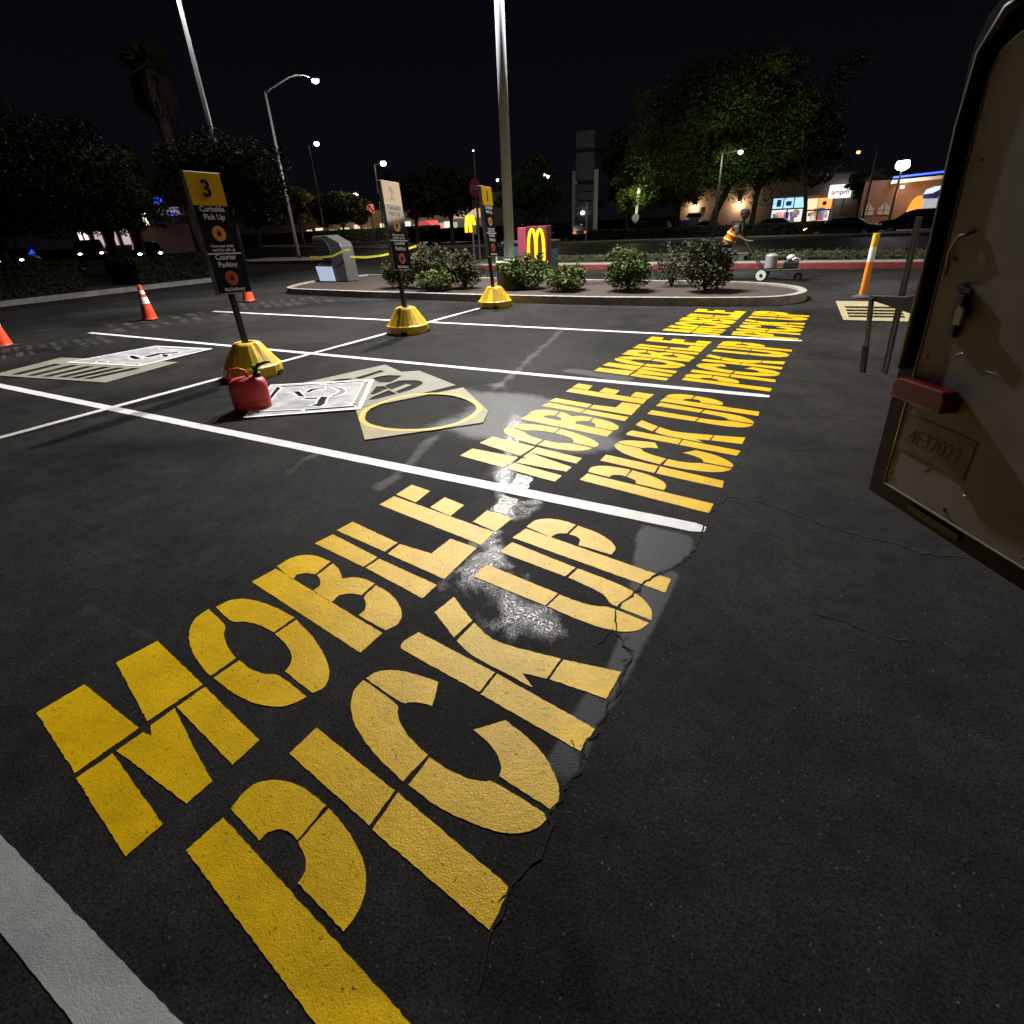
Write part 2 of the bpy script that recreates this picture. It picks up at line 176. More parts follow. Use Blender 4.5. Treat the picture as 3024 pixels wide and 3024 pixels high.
def asphalt(name,base,rough,bumpk=1.0,patch=.5,white=None,wthr=.5,spec=.22,zones=False):
    """rolled aggregate: large stains, medium mottling, fine stones, little glinting chips"""
    m=bpy.data.materials.new(name); m.use_nodes=True; t=m.node_tree; b=t.nodes['Principled BSDF']; L=t.links; N=t.nodes
    tcn=N.new('ShaderNodeTexCoord')
    def noise(s,d=4,rg=.5,dist=0):
        n=N.new('ShaderNodeTexNoise'); n.inputs['Scale'].default_value=s; n.inputs['Detail'].default_value=d; n.inputs['Roughness'].default_value=rg; n.inputs['Distortion'].default_value=dist; L.new(tcn.outputs['Object'],n.inputs['Vector']); return n.outputs[0]
    def ramp(i,a,b_,va,vb):
        r=N.new('ShaderNodeMapRange'); r.inputs[1].default_value=a; r.inputs[2].default_value=b_; r.inputs[3].default_value=va; r.inputs[4].default_value=vb; L.new(i,r.inputs[0]); return r.outputs[0]
    def mul(a,b_):
        r=N.new('ShaderNodeMath'); r.operation='MULTIPLY'; L.new(a,r.inputs[0]); 
        if isinstance(b_,(int,float)): r.inputs[1].default_value=b_
        else: L.new(b_,r.inputs[1])
        return r.outputs[0]
    def add(a,b_):
        r=N.new('ShaderNodeMath'); r.operation='ADD'; L.new(a,r.inputs[0]); L.new(b_,r.inputs[1]); return r.outputs[0]
    big=noise(.55,5,.6,.6); mid=noise(3.2,6,.65,.4); fine=noise(120,3,.75); grit=noise(420,2,.8)
    v=N.new('ShaderNodeTexVoronoi'); v.inputs['Scale'].default_value=170; L.new(tcn.outputs['Object'],v.inputs['Vector'])
    k=mul(ramp(big,.3,.7,1-patch,1+patch),ramp(mid,.3,.7,.78,1.2)); k=mul(k,ramp(fine,.34,.66,.40,1.7))
    mx=N.new('ShaderNodeVectorMath'); mx.operation='SCALE'; mx.inputs[0].default_value=base; L.new(k,mx.inputs['Scale'])
    col=mx.outputs[0]
    vf=N.new('ShaderNodeTexVoronoi'); vf.inputs['Scale'].default_value=42; L.new(tcn.outputs['Object'],vf.inputs['Vector'])
    sepc=N.new('ShaderNodeSeparateColor'); L.new(vf.outputs['Color'],sepc.inputs[0])
    fk=mul(ramp(vf.outputs['Distance'],.07,.16,1,0),ramp(sepc.outputs[0],.70,.72,0,1))
    fm_=N.new('ShaderNodeMix'); fm_.data_type='RGBA'; L.new(mul(fk,.8),fm_.inputs[0]); L.new(col,fm_.inputs[6]); fm_.inputs[7].default_value=(.11,.107,.10,1); col=fm_.outputs[2]
    hz=noise(9,6,.85,.3)
    hm=N.new('ShaderNodeVectorMath'); hm.operation='SCALE'; L.new(col,hm.inputs[0]); L.new(ramp(hz,.34,.66,.78,1.28),hm.inputs['Scale']); col=hm.outputs[0]
    if white:
        wm=N.new('ShaderNodeMix'); wm.data_type='RGBA'; L.new(ramp(add(mul(noise(38,5,.75),.7),mul(mid,.3)),wthr-.03,wthr+.05,0,1),wm.inputs[0]); L.new(col,wm.inputs[6]); wm.inputs[7].default_value=(*white,1); col=wm.outputs[2]
    L.new(col,b.inputs['Base Color'])
    L.new(add(ramp(mid,.3,.7,rough-.06,rough+.08),ramp(grit,.3,.7,-.08,.08)),b.inputs['Roughness'])
    h=add(mul(fine,.6),mul(grit,.25)); h=add(h,mul(v.outputs['Distance'],.55)); h=add(h,mul(mid,.8))
    bp=N.new('ShaderNodeBump'); bp.inputs['Strength'].default_value=.55*bumpk; bp.inputs['Distance'].default_value=.008; L.new(h,bp.inputs['Height']); L.new(bp.outputs[0],b.inputs['Normal'])
    b.inputs['Specular IOR Level'].default_value=spec
    if zones:
        colsock=b.inputs['Base Color'].links[0].from_socket; rsock=b.inputs['Roughness'].links[0].from_socket; ssock=None
        chip=ramp(noise(105,5,.85),.47,.54,0,1)
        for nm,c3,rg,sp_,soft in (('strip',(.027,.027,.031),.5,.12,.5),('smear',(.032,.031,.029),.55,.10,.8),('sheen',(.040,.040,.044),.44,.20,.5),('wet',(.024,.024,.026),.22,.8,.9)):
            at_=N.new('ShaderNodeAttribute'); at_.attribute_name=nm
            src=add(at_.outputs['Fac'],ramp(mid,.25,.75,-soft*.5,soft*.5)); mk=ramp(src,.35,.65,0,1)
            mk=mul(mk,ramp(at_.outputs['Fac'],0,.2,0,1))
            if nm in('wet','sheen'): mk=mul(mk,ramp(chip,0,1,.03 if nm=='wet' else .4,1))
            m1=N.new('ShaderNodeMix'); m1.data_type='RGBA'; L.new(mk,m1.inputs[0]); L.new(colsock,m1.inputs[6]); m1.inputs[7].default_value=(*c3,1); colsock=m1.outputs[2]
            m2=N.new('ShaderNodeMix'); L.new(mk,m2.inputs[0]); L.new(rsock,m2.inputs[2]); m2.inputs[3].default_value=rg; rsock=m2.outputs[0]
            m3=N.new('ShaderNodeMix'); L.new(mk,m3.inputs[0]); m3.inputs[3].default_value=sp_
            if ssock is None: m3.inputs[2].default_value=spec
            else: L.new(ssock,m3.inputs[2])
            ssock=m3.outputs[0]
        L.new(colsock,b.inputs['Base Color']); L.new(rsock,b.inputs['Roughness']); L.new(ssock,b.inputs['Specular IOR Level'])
    return m
def roadpaint(name,col,worn,rough=.42,wear=.3,bumpk=1):
    m=bpy.data.materials.new(name); m.use_nodes=True; t=m.node_tree; b=t.nodes['Principled BSDF']; L=t.links; N=t.nodes
    tcn=N.new('ShaderNodeTexCoord')
    def noise(s,d=4,rg=.5):
        n=N.new('ShaderNodeTexNoise'); n.inputs['Scale'].default_value=s; n.inputs['Detail'].default_value=d; n.inputs['Roughness'].default_value=rg; L.new(tcn.outputs['Object'],n.inputs['Vector']); return n.outputs[0]
    r=N.new('ShaderNodeValToRGB'); L.new(noise(5.5,7,.72),r.inputs[0]); r.color_ramp.elements[0].position=.3; r.color_ramp.elements[0].color=(*[c*.70 for c in col],1); r.color_ramp.elements[1].position=.7; r.color_ramp.elements[1].color=(*col,1)
    mask=N.new('ShaderNodeMapRange'); mask.inputs[1].default_value=wear; mask.inputs[2].default_value=wear+.03; L.new(noise(75,4,.78),mask.inputs[0])
    mx=N.new('ShaderNodeMix'); mx.data_type='RGBA'; L.new(mask.outputs[0],mx.inputs[0]); mx.inputs[6].default_value=(*worn,1); L.new(r.outputs[0],mx.inputs[7]); L.new(mx.outputs[2],b.inputs['Base Color'])
    b.inputs['Roughness'].default_value=rough; b.inputs['Specular IOR Level'].default_value=.20
    a=N.new('ShaderNodeMath'); a.operation='MULTIPLY_ADD'; L.new(noise(42,6,.7),a.inputs[0]); a.inputs[1].default_value=1.3; L.new(noise(190,2,.6),a.inputs[2])
    bp=N.new('ShaderNodeBump'); bp.inputs['Strength'].default_value=.5*bumpk; bp.inputs['Distance'].default_value=.008; L.new(a.outputs[0],bp.inputs['Height']); L.new(bp.outputs[0],b.inputs['Normal'])
    return m
def leafmat(name,c1,c2,sc_=3,rough=.55):
    m=mat(name,c1,rough=rough,col2=c2,nscale=sc_); b=m.node_tree.nodes['Principled BSDF']; b.inputs['Specular IOR Level'].default_value=.12
    return m
M_asphalt=asphalt('asphalt',(.0182,.0174,.0168),.62,.5,.5,spec=.03)
M_nearasphalt=asphalt('asphalt_with_wear_and_sheen',(.0182,.0174,.0168),.62,.5,.5,spec=.03,zones=True)
M_worn=asphalt('worn_white_paint',(.04,.04,.04),.45,1.0,.2,white=(.62,.62,.6),wthr=.46,spec=.8)
M_faded=asphalt('faded_old_paint',(.016,.0155,.015),.65,1.0,.3,white=(.075,.072,.066),wthr=.51,spec=.1)
M_crack=mat('crack_shadow',(.006,.006,.006),.95)
M_yellow=roadpaint('yellow_road_paint',(.84,.515,.006),(.10,.07,.02),.32,.35,.55)
M_white=roadpaint('white_road_paint',(.80,.80,.79),(.35,.34,.33),.36,.26,.6)
M_whitegrey=roadpaint('grey_white_road_paint',(.42,.42,.42),(.2,.2,.19),.4,.26,.6)  # greyer than the white of the other stripes
M_conc=mat('concrete',(.27,.25,.22),.85,noise=.35,nscale=6,bump=.4,bscale=40)
M_kerbred=mat('red_kerb_paint',(.15,.018,.018),.6,noise=.4,nscale=4)
M_soil=mat('mulch',(.035,.022,.015),.95,noise=.5,nscale=20,bump=1,bscale=30)
M_drygrass=mat('planting_strip',(.045,.06,.02),.9,noise=.5,nscale=3,bump=1,bscale=12)
M_black=mat('black_plastic',(.012,.012,.013),.45)
M_blackpaint=mat('black_painted_steel',(.010,.010,.012),.4)
M_ybase=mat('yellow_moulded_plastic',(.80,.52,.025),.42,noise=.3,nscale=5,bump=.15,bscale=25)
M_signyel=mat('sign_yellow_face',(.62,.36,.015),.07,spec=.8)
M_signblk=mat('sign_black_face',(.014,.016,.019),.07,spec=.8)
M_signedge=mat('sign_grey_edge',(.22,.21,.20),.5)
M_signwhite=mat('sign_white_lettering',(.62,.62,.62),.4)
M_signorange=mat('sign_orange_disc',(.65,.27,.03),.35)
M_signred=mat('sign_red_disc',(.42,.06,.025),.35)
M_red=mat('red_can_plastic',(.46,.028,.03),.55,noise=.15,nscale=6)
M_green=mat('green_spout_plastic',(.03,.09,.02),.5)
M_cone=mat('cone_orange',(.80,.07,.02),.45,noise=.2,nscale=9)
M_reflective=mat('reflective_white_band',(.75,.74,.72),.35)
M_steel=mat('galvanised_pole',(.30,.30,.31),.45,metal=.5,noise=.2,nscale=3)
M_polegrey=mat('pole_grey_paint',(.44,.46,.52),.45,noise=.15,nscale=2)
M_darkmetal=mat('dark_cabinet_metal',(.055,.052,.055),.5,noise=.2,nscale=3)
M_bark=mat('bark',(.07,.045,.028),.9,noise=.4,nscale=8,bump=1,bscale=20)
M_glassdark=mat('dark_car_glass',(.01,.011,.013),.08,spec=.8)
M_tyre=mat('tyre_rubber',(.012,.012,.012),.8)
M_rim=mat('grey_rim',(.35,.35,.36),.35,metal=.6)
M_chrome=mat('bright_metal',(.6,.6,.6),.2,metal=1)
def glow(name,col,s): return mat(name,(.02,.02,.02),.5,emit=col,es=s)
E_white=glow('lamp_white',(1,.95,.86),14); E_cool=glow('lamp_cool',(.86,.93,1),14); E_warm=glow('lamp_warm',(1,.62,.28),9); E_orange=glow('signal_orange',(1,.33,.06),8)
E_head=glow('headlight',(.85,.92,1),14); E_tail=glow('taillight',(1,.04,.03),5); E_blue=glow('blue_neon',(.02,.06,1),5); E_dimwhite=glow('dim_white',(.9,.95,1),1.2)
D=json.loads(DATA)
# ------------------------------------------------------------ ground
g=MB(); g.quad((-260,-40,0),(120,-40,0),(120,400,0),(-260,400,0)); tag(g.build('asphalt_ground',M_asphalt),kind='structure')
def patch(name,key,z,m):
    for lp in D['D'][key]: tag(flat(name,[rounded([tuple(p) for p in lp],1)],z,m,jit=.012,sub=.05),kind='structure')
def pdist(x,y,poly,closed=True):
    """signed distance to a polygon, negative inside; plain distance to a line when open"""
    d=1e9; ins=False; n=len(poly)
    for i in range(n if closed else n-1):
        ax,ay=poly[i]; bx,by=poly[(i+1)%n]; dx,dy=bx-ax,by-ay; t=max(0,min(1,((x-ax)*dx+(y-ay)*dy)/(dx*dx+dy*dy+1e-12)))
        d=min(d,math.hypot(x-ax-t*dx,y-ay-t*dy))
        if closed and (ay>y)!=(by>y) and x<(bx-ax)*(y-ay)/(by-ay)+ax: ins=not ins
    return -d if ins else d
EXTRA=[([(-2.838, 0.778), (-2.546, 0.794), (-2.308, 0.813)], 0.02), ([(-2.982, 0.776), (-2.955, 0.822)], 0.015), ([(-1.74, 7.955), (-1.768, 6.309)], 0.02), ([(-1.625, 1.211), (-1.46, 1.199)], 0.02), ([(-2.535, 5.78), (-1.858, 5.645)], 0.09)]
def near_asphalt():
    x0,x1,y0,y1,st=-7.6,.9,-.3,8.4,.05
    nx,ny=int((x1-x0)/st),int((y1-y0)/st)
    mb=MB(); mb.v=[(x0+i*st,y0+j*st,.0012) for j in range(ny+1) for i in range(nx+1)]
    mb.f=[(j*(nx+1)+i,j*(nx+1)+i+1,(j+1)*(nx+1)+i+1,(j+1)*(nx+1)+i) for j in range(ny) for i in range(nx)]; mb.m=[0]*len(mb.f)
    o=mb.build('asphalt_surface',M_nearasphalt,fix=False)
    def fill(nm,shapes):
        a=o.data.attributes.new(nm,'FLOAT','POINT'); vals=[0.0]*len(mb.v)
        for poly,closed,hw,soft in shapes:
            xs=[p[0] for p in poly]; ys=[p[1] for p in poly]; m_=hw+soft+.05
            for k,(x,y,z) in enumerate(mb.v):
                if min(xs)-m_<x<max(xs)+m_ and min(ys)-m_<y<max(ys)+m_:
                    d=pdist(x,y,poly,closed)-hw; vals[k]=max(vals[k],max(0,min(1,.5-d/soft*.5)))
        a.data.foreach_set('value',vals)
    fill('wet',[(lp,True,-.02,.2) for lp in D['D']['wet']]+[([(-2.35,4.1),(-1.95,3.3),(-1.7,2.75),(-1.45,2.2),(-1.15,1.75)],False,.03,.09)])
    fill('sheen',[(lp,True,0,.22) for lp in D['D']['sheen']]+[([(-3.1,5.0),(-2.35,4.1),(-1.95,3.3),(-1.7,2.75),(-1.4,2.1),(-1.1,1.6),(-1.0,1.3)],False,-.12,.62)])  # the added soft band paints a grey lamp sheen into colour and gloss
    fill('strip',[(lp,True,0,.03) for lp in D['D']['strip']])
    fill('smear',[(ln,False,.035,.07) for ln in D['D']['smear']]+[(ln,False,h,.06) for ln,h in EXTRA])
    return tag(o,kind='structure')
near_asphalt()
patch('worn_white_marking','worn_white',.0024,M_worn)
def ribbon(name,line,wd,z,m,jag=0,step=.03,vary=.5,kind='structure'):
    pts=[]
    for i in range(len(line)-1):
        a,b=Vector(line[i]),Vector(line[i+1]); n=max(1,int((b-a).length/step))
        for t in range(n): pts.append(a.lerp(b,t/n))
    pts.append(Vector(line[-1]))
    pts=[p+Vector((rnd.uniform(-jag,jag),rnd.uniform(-jag,jag))) for p in pts]
    L_,Rr=[],[]
    for i,p in enumerate(pts):
        d=(pts[min(i+1,len(pts)-1)]-pts[max(i-1,0)]).normalized(); n=Vector((-d.y,d.x)); ww=wd*rnd.uniform(1-vary,1+vary)/2
        if i in(0,len(pts)-1): ww*=.2
        L_.append((p.x+n.x*ww,p.y+n.y*ww,z)); Rr.append((p.x-n.x*ww,p.y-n.y*ww,z))
    mb=MB(); mb.add(L_+Rr,[(i,i+1,len(L_)+i+1,len(L_)+i) for i in range(len(L_)-1)])
    return tag(mb.build(name,m,fix=False),kind=kind)
for i,ln in enumerate(D['D']['crack']): ribbon('asphalt_crack',ln,(.0088,.0065,.005,.006,.006,.004,.004)[i],.0052,M_crack,.010,.024,.8)
for k in range(16):
    ln=D['D']['crack'][0]; i=rnd.randrange(1,len(ln)-4); p=Vector(ln[i]).lerp(Vector(ln[i+1]),rnd.random()); a=rnd.uniform(0,6.28); L0=rnd.uniform(.02,.07)
    pts=[p]; 
    for q in range(3): a+=rnd.uniform(-.7,.7); pts.append(pts[-1]+Vector((math.cos(a),math.sin(a)))*L0/3)
    ribbon('asphalt_crack',[tuple(q) for q in pts],.0035,.0053,M_crack,.003,.015,.6)
# faded old lettering near the lane behind the stalls: rows of worn strokes
fm=MB()
for poly in D['D']['faded']:
    a,b,c,d=[Vector(p) for p in poly]
    n=9
    for k in range(n):
        for j in range(2):
            if rnd.random()<.18: continue
            s0=(k+.12)/n; s1=(k+rnd.uniform(.38,.8))/n; t0=j*.5+.04; t1=j*.5+.42
            q=lambda s,t:(a.lerp(b,s)).lerp(d.lerp(c,s),t)
            P4=[q(s0,t0),q(s1,t0),q(s1,t1),q(s0,t1)]
            fm.quad(*[(p.x,p.y,.0022) for p in P4])
tag(fm.build('faded_lettering',M_faded,fix=False),kind='structure')
# ------------------------------------------------------------ painted stripes and words
def stripe(label,x0,x1,y,wd,skew=0,n=60,vert=False,rounded_end=True,m=None):
    L_,Rr=[],[]
    for i in range(n+1):
        t=i/n; x=x0+(x1-x0)*t; ww=wd/2
        if rounded_end and i==n: ww*=.55
        j1,j2=rnd.uniform(-.0017,.0017),rnd.uniform(-.0017,.0017); yy=y+skew*t
        if vert: L_.append((yy-ww+j1,x,.004)); Rr.append((yy+ww+j2,x,.004))
        else: L_.append((x,yy+ww+j1,.004)); Rr.append((x,yy-ww+j2,.004))
    mb=MB(); mb.add(L_+Rr,[(i,i+1,n+1+i+1,n+1+i) for i in range(n)])
    return tag(mb.build('parking_stripe',m or M_white,fix=True),label,'parking stripe','white stall stripes')
stripe('broad white stripe across the near left corner of the pavement',-9.5,-.3,.013,.118,0,n=420,m=M_whitegrey)
stripe('long white stripe between the nearest yellow words and the second set',-13,-.405,2.72,.105,.028,n=200)
stripe('white stripe running from the yellow-based sign numbered 3 side to the third yellow words',-12.6,-.41,5.50,.10,-.02,n=160)
stripe('farthest white stripe, reaching the last yellow words beside the planted island',-12.75,-.35,8.26,.10,-.03,n=160)
cs=stripe('narrow white stripe crossing the others and running to the three yellow bases',-1.5,10.4,-6.46,.095,0,n=200,vert=True)
cs.data.transform(Matrix.Translation((0,0,.0012)))
ordn=['nearest','second','third','farthest']
def words(k):
    if k==0: f=lambda p:tuple(p)
    else:
        A=D['A'][str(k)]; f=lambda p:(A[0][0]*p[0]+A[0][1]*p[1]+A[0][2],A[1][0]*p[0]+A[1][1]*p[1]+A[1][2])
    rows=[('MOBILE',['M','O','B','I','L','E']),('PICK UP',['P1','I2','C','K','U','P2'])]
    where=['nearest to the camera, in the bottom left of the photo','in the second stall, beside the round stencil','in the third stall','in the farthest stall, next to the planted island']
    for wd,keys in rows:
        t=thing('painted_words','large yellow stencilled %s %s'%(wd,where[k]),'road marking',(0,0,0),0,'yellow stencilled words on the asphalt')
        for ky in keys:
            mb=None
            parts=[]
            for poly in D['L'][ky]:
                parts.append([rounded([tuple(p) for p in poly],2)])
            bm=bmesh.new()
            for lp in parts:
                o=flat('tmp',[[f(p) for p in lp[0]]],.004,M_yellow,sub=(.014 if k==0 else .04),jit=(.0015 if k<2 else .0015))
                bm.from_mesh(o.data); me=o.data; bpy.data.objects.remove(o); bpy.data.meshes.remove(me)
            me=bpy.data.meshes.new('letter'); bm.to_mesh(me); bm.free(); me.materials.append(M_yellow)
            o=bpy.data.objects.new('letter',me); C.objects.link(o); o.parent=t
for k in range(4): words(k)
# ------------------------------------------------------------ stencils
M_sten_w=mat('white_stencil_sheet',(.22,.23,.24),.5,spec=.25,col2=(.42,.42,.42),nscale=6)
M_sten_line=mat('overspray_white',(.80,.80,.78),.6,spec=.2)
M_sten_g=mat('grey_stencil_sheet',(.19,.185,.165),.6,spec=.2,col2=(.25,.24,.18),nscale=3)
M_sten_y=mat('yellowed_stencil_sheet',(.33,.28,.13),.6,spec=.2,col2=(.24,.225,.17),nscale=5)
M_sten_ring=mat('yellow_overspray',(.62,.42,.04),.5,spec=.2,col2=(.50,.38,.10),nscale=9)
def border(name,loops,z,wd,m,parent):
    """overspray band that follows each cut-out"""
    mb=MB()
    for lp in loops:
        n=len(lp); cx=sum(p[0] for p in lp)/n; cy=sum(p[1] for p in lp)/n; area=sum(lp[i-1][0]*lp[i][1]-lp[i][0]*lp[i-1][1] for i in range(n)); sg=1 if area>0 else -1
        outp=[]
        for i in range(n):
            a,b,c=Vector(lp[i-1]),Vector(lp[i]),Vector(lp[(i+1)%n]); d1=(b-a).normalized(); d2=(c-b).normalized()
            nn=Vector((d1.y,-d1.x))*sg+Vector((d2.y,-d2.x))*sg
            nn=nn.normalized() if nn.length>1e-4 else Vector((d1.y,-d1.x))*sg
            outp.append(b+nn*wd*rnd.uniform(.85,1.15))
        mb.add([(p[0],p[1],z) for p in lp]+[(p.x,p.y,z) for p in outp],[(i,(i+1)%n,n+(i+1)%n,n+i) for i in range(n)])
    return mb.build(name,m,parent,fix=False)
def stencil(key,label,z,m,mb_,bw,grp='plastic paint stencils left on the asphalt',edge=None):
    lps=[[tuple(p) for p in lp] for lp in D['D'][key]]
    o=flat('stencil',lps,z,m,thick=.003); tag(o,label,'paint stencil',grp)
    border('overspray_band',[rounded(l,1) if len(l)>6 else l for l in lps[1:]],z+.0042,bw,mb_,o)
    return o
stencil('st_grey','grey plastic stencil with letter-shaped slots, partly under the white one',.006,M_sten_g,M_sten_y,.012)
o=stencil('st_white','white plastic stencil with a logo-like cut-out, beside the red fuel can',.012,M_sten_w,M_sten_line,.022)
border('overspray_edge',[[tuple(p) for p in D['D']['st_white'][0]]],.0162,-.045,M_sten_line,o)
stencil('st_circle','square yellowed stencil with one large round hole',.0085,M_sten_y,M_sten_ring,.055)
stencil('st_leftyellow','grey stencil with long slots lying at the left, half under a white one',.006,M_sten_g,M_sten_y,.01)
o=stencil('st_leftwhite','white plastic stencil lying on the slotted grey one at the left',.012,M_sten_w,M_sten_line,.03)
border('overspray_edge',[[tuple(p) for p in D['D']['st_leftwhite'][0]]],.0162,-.06,M_sten_line,o)
stencil('st_right','yellowed stencil with long slots at the foot of the orange and white post',.006,M_sten_y,M_sten_ring,.015)
# ------------------------------------------------------------ island
near=[(-13.75,11.3),(-10.5,11.02),(-7,10.85),(-4.2,10.85),(-2.2,11.05),(-1.2,11.25),(-.75,11.65),(-.55,12.3),(-.75,13.1),(-1.4,13.75),(-2.4,14.0),(-7,14.3),(-11,14.9),(-14.6,15.6),(-15.3,14.6),(-14.9,12.7),(-14.3,11.7)]
def inset(poly,d):
    n=len(poly); q=[]
    for i in range(n):
        a,b,c=Vector(poly[i-1]),Vector(poly[i]),Vector(poly[(i+1)%n]); d1=(b-a).normalized(); d2=(c-b).normalized()
        nn=Vector((-d1.y,d1.x))+Vector((-d2.y,d2.x)); nn.normalize(); q.append(tuple(b+nn*d))
    return q
near=rounded(near,2); inn=inset(near,.15)
n_=len(near); mb=MB()
mb.add([(x,y,0) for x,y in near]+[(x,y,.15) for x,y in inset(near,.015)]+[(x,y,.15) for x,y in inn]+[(x,y,.05) for x,y in inn],
  [(i,(i+1)%n_,n_+(i+1)%n_,n_+i) for i in range(n_)]+[(n_+i,n_+(i+1)%n_,2*n_+(i+1)%n_,2*n_+i) for i in range(n_)]+[(2*n_+i,2*n_+(i+1)%n_,3*n_+(i+1)%n_,3*n_+i) for i in range(n_)])
tag(mb.build('island_kerb',M_conc),kind='structure')
tag(flat('island_soil',[inn],.11,M_soil),kind='structure')
# red kerb, verge, street and far kerb
def kerbstrip(name,x0,x1,y0,y1,z,m,kind='structure'):
    mb=MB(); mb.box(x0,x1,y0,y1,-.05,z); return tag(mb.build(name,m,bevel=.01),kind=kind)
kerbstrip('red_kerb',-14.5,14,18.85,19.02,.15,M_kerbred)
kerbstrip('sidewalk',-14.5,14,19.02,19.9,.14,M_conc)
kerbstrip('planting_verge',-14.5,14,19.9,24,.12,M_drygrass)
kerbstrip('street_kerb',-14.5,14,24,24.15,.14,M_conc)
kerbstrip('far_street_kerb',-34,40,37.9,38.1,.15,M_conc)
kerbstrip('far_sidewalk',-34,40,38.1,39.4,.14,M_conc)
kerbstrip('far_verge',-34,40,39.4,41.2,.13,M_drygrass)
mb=MB(); mb.add([(-34,37.9,.15),(-90,66,.15),(-90,66.6,.15),(-34,38.4,.15),(-34,37.9,0),(-90,66,0)],[(0,1,2,3),(0,4,5,1)]); tag(mb.build('far_street_kerb',M_conc),kind='structure')
mb=MB(); mb.add([(-34,39.6,.13),(-90,69,.13),(-90,67,.13),(-34,38.4,.13)],[(0,1,2,3)]); tag(mb.build('far_sidewalk',M_conc),kind='structure')
kerbstrip('left_lot_kerb',-21.6,-21.4,2,15.6,.15,M_conc); kerbstrip('left_planting_bed',-24.6,-21.6,2,15.6,.12,M_soil)
kerbstrip('corner_kerb',-33,-24.3,23.2,23.45,.17,mat('worn_red_kerb',(.13,.06,.055),.7,noise=.5,nscale=3)); kerbstrip('corner_sidewalk',-34,-23.9,23.45,26.8,.16,M_conc)
# ------------------------------------------------------------ sign on yellow base
def text_M(x,y,z,flip=False):
    # text plane facing +X: local x -> +Y, local y -> +Z
    return Matrix(((0,0,1,x),(1,0,0,y),(0,1,0,z),(0,0,0,1)))
def pickup_sign(num,label,loc,rz,lean=(R(-2),R(-6),0)):
    t=thing('pickup_sign',label,'parking sign',loc,rz,'numbered pick-up signs on yellow bases')
    # base
    b=MB(); prof=[(.335,.0),(.345,.03),(.345,.125),(.325,.14),(.165,.375),(.14,.395),(.075,.395),(.07,.33)]
    def mod(k,z):
        if z<.145: return 1.0 if k%6 else .975
        return (.86,.97,1.0,1.0,1.0,.97)[k%6] if z<.38 else 1.0
    b.lathe(prof,n=24,mod=mod)
    bo=b.build('base',M_ybase,t,bevel=.006)
    for a in range(4):
        ang=a*math.pi/2+.5; n=MB(); n.box(-.05,.05,-.012,.012,.0,.05); oo=n.build('fork_notch',M_black,bo); oo.location=(.340*math.cos(ang),.340*math.sin(ang),.004); oo.rotation_euler=(0,0,ang+math.pi/2)
    p=MB(); p.box(-.028,.028,-.028,.028,.33,2.1); po=p.build('post',M_blackpaint,t,bevel=.003); po.rotation_euler=lean
    w=.205
    pf=MB(); pf.box(.03,.105,-w,w,.94,2.17); pan=pf.build('panel',M_signedge,t,bevel=.008); pan.rotation_euler=lean
    f=MB(); f.box(.1055,.109,-w+.006,w-.006,1.845,2.162); f.build('yellow_header',M_signyel,pan)
    f=MB(); f.box(.1055,.109,-w+.006,w-.006,1.372,1.842); f.build('black_face',M_signblk,pan)
    f=MB(); f.box(.1055,.109,-w+.006,w-.006,.95,1.352); f.build('lower_face',M_signblk,pan)
    f=MB(); f.box(.1055,.112,-w+.006,w-.006,1.355,1.369); f.build('white_divider',M_signwhite,pan)
    textobj('number',num,.23,M_signblk,pan,text_M(.1105,0,2.0),bold=.006)
    def disc(z,m,nm):
        d=MB(); n=28; d.prism([(.078*math.cos(2*math.pi*k/n),z+.078*math.sin(2*math.pi*k/n)) for k in range(n)],0,.1095,.1125); return d.build(nm,m,pan)
    textobj('lettering','Curbside\nPick Up',.078,M_signwhite,pan,text_M(.1105,0,1.77),bold=.0015)
    disc(1.565,M_signorange,'pick_up_emblem')
    bag=MB(); bag.box(.113,.1145,-.022,.022,1.54,1.585); bag.tube([(.114,-.012,1.585),(.114,-.01,1.605),(.114,.01,1.605),(.114,.012,1.585)],.003,6); bag.build('bag_symbol',M_signblk,pan)
    textobj('small_lettering','Have your order\nready for pick up',.040,M_signwhite,pan,text_M(.1105,0,1.42),bold=.001)
    textobj('lettering','Courier\nParking',.078,M_signwhite,pan,text_M(.1105,0,1.285),bold=.0015)
    disc(1.105,M_signred,'courier_emblem')
    bag=MB(); bag.box(.113,.1145,-.022,.022,1.08,1.125); bag.tube([(.114,-.012,1.125),(.114,-.01,1.145),(.114,.01,1.145),(.114,.012,1.125)],.003,6); bag.build('bag_symbol',M_signblk,pan)
    textobj('lettering','McDelivery',.054,M_signwhite,pan,text_M(.1105,0,.985),bold=.001)
    return t
pickup_sign('3','black and yellow pick-up sign numbered 3 on a yellow base behind the red fuel can',(-6.20,4.32,0),R(-4))
pickup_sign('2','black and yellow pick-up sign numbered 2 catching a pale reflection, on a yellow base',(-6.17,7.31,0),R(-1),(R(-4),R(-6),0))
pickup_sign('1','farthest pick-up sign numbered 1, seen nearly edge-on beside the tall lamp pole',(-6.24,10.24,0),R(3),(R(-3),R(-6),0))
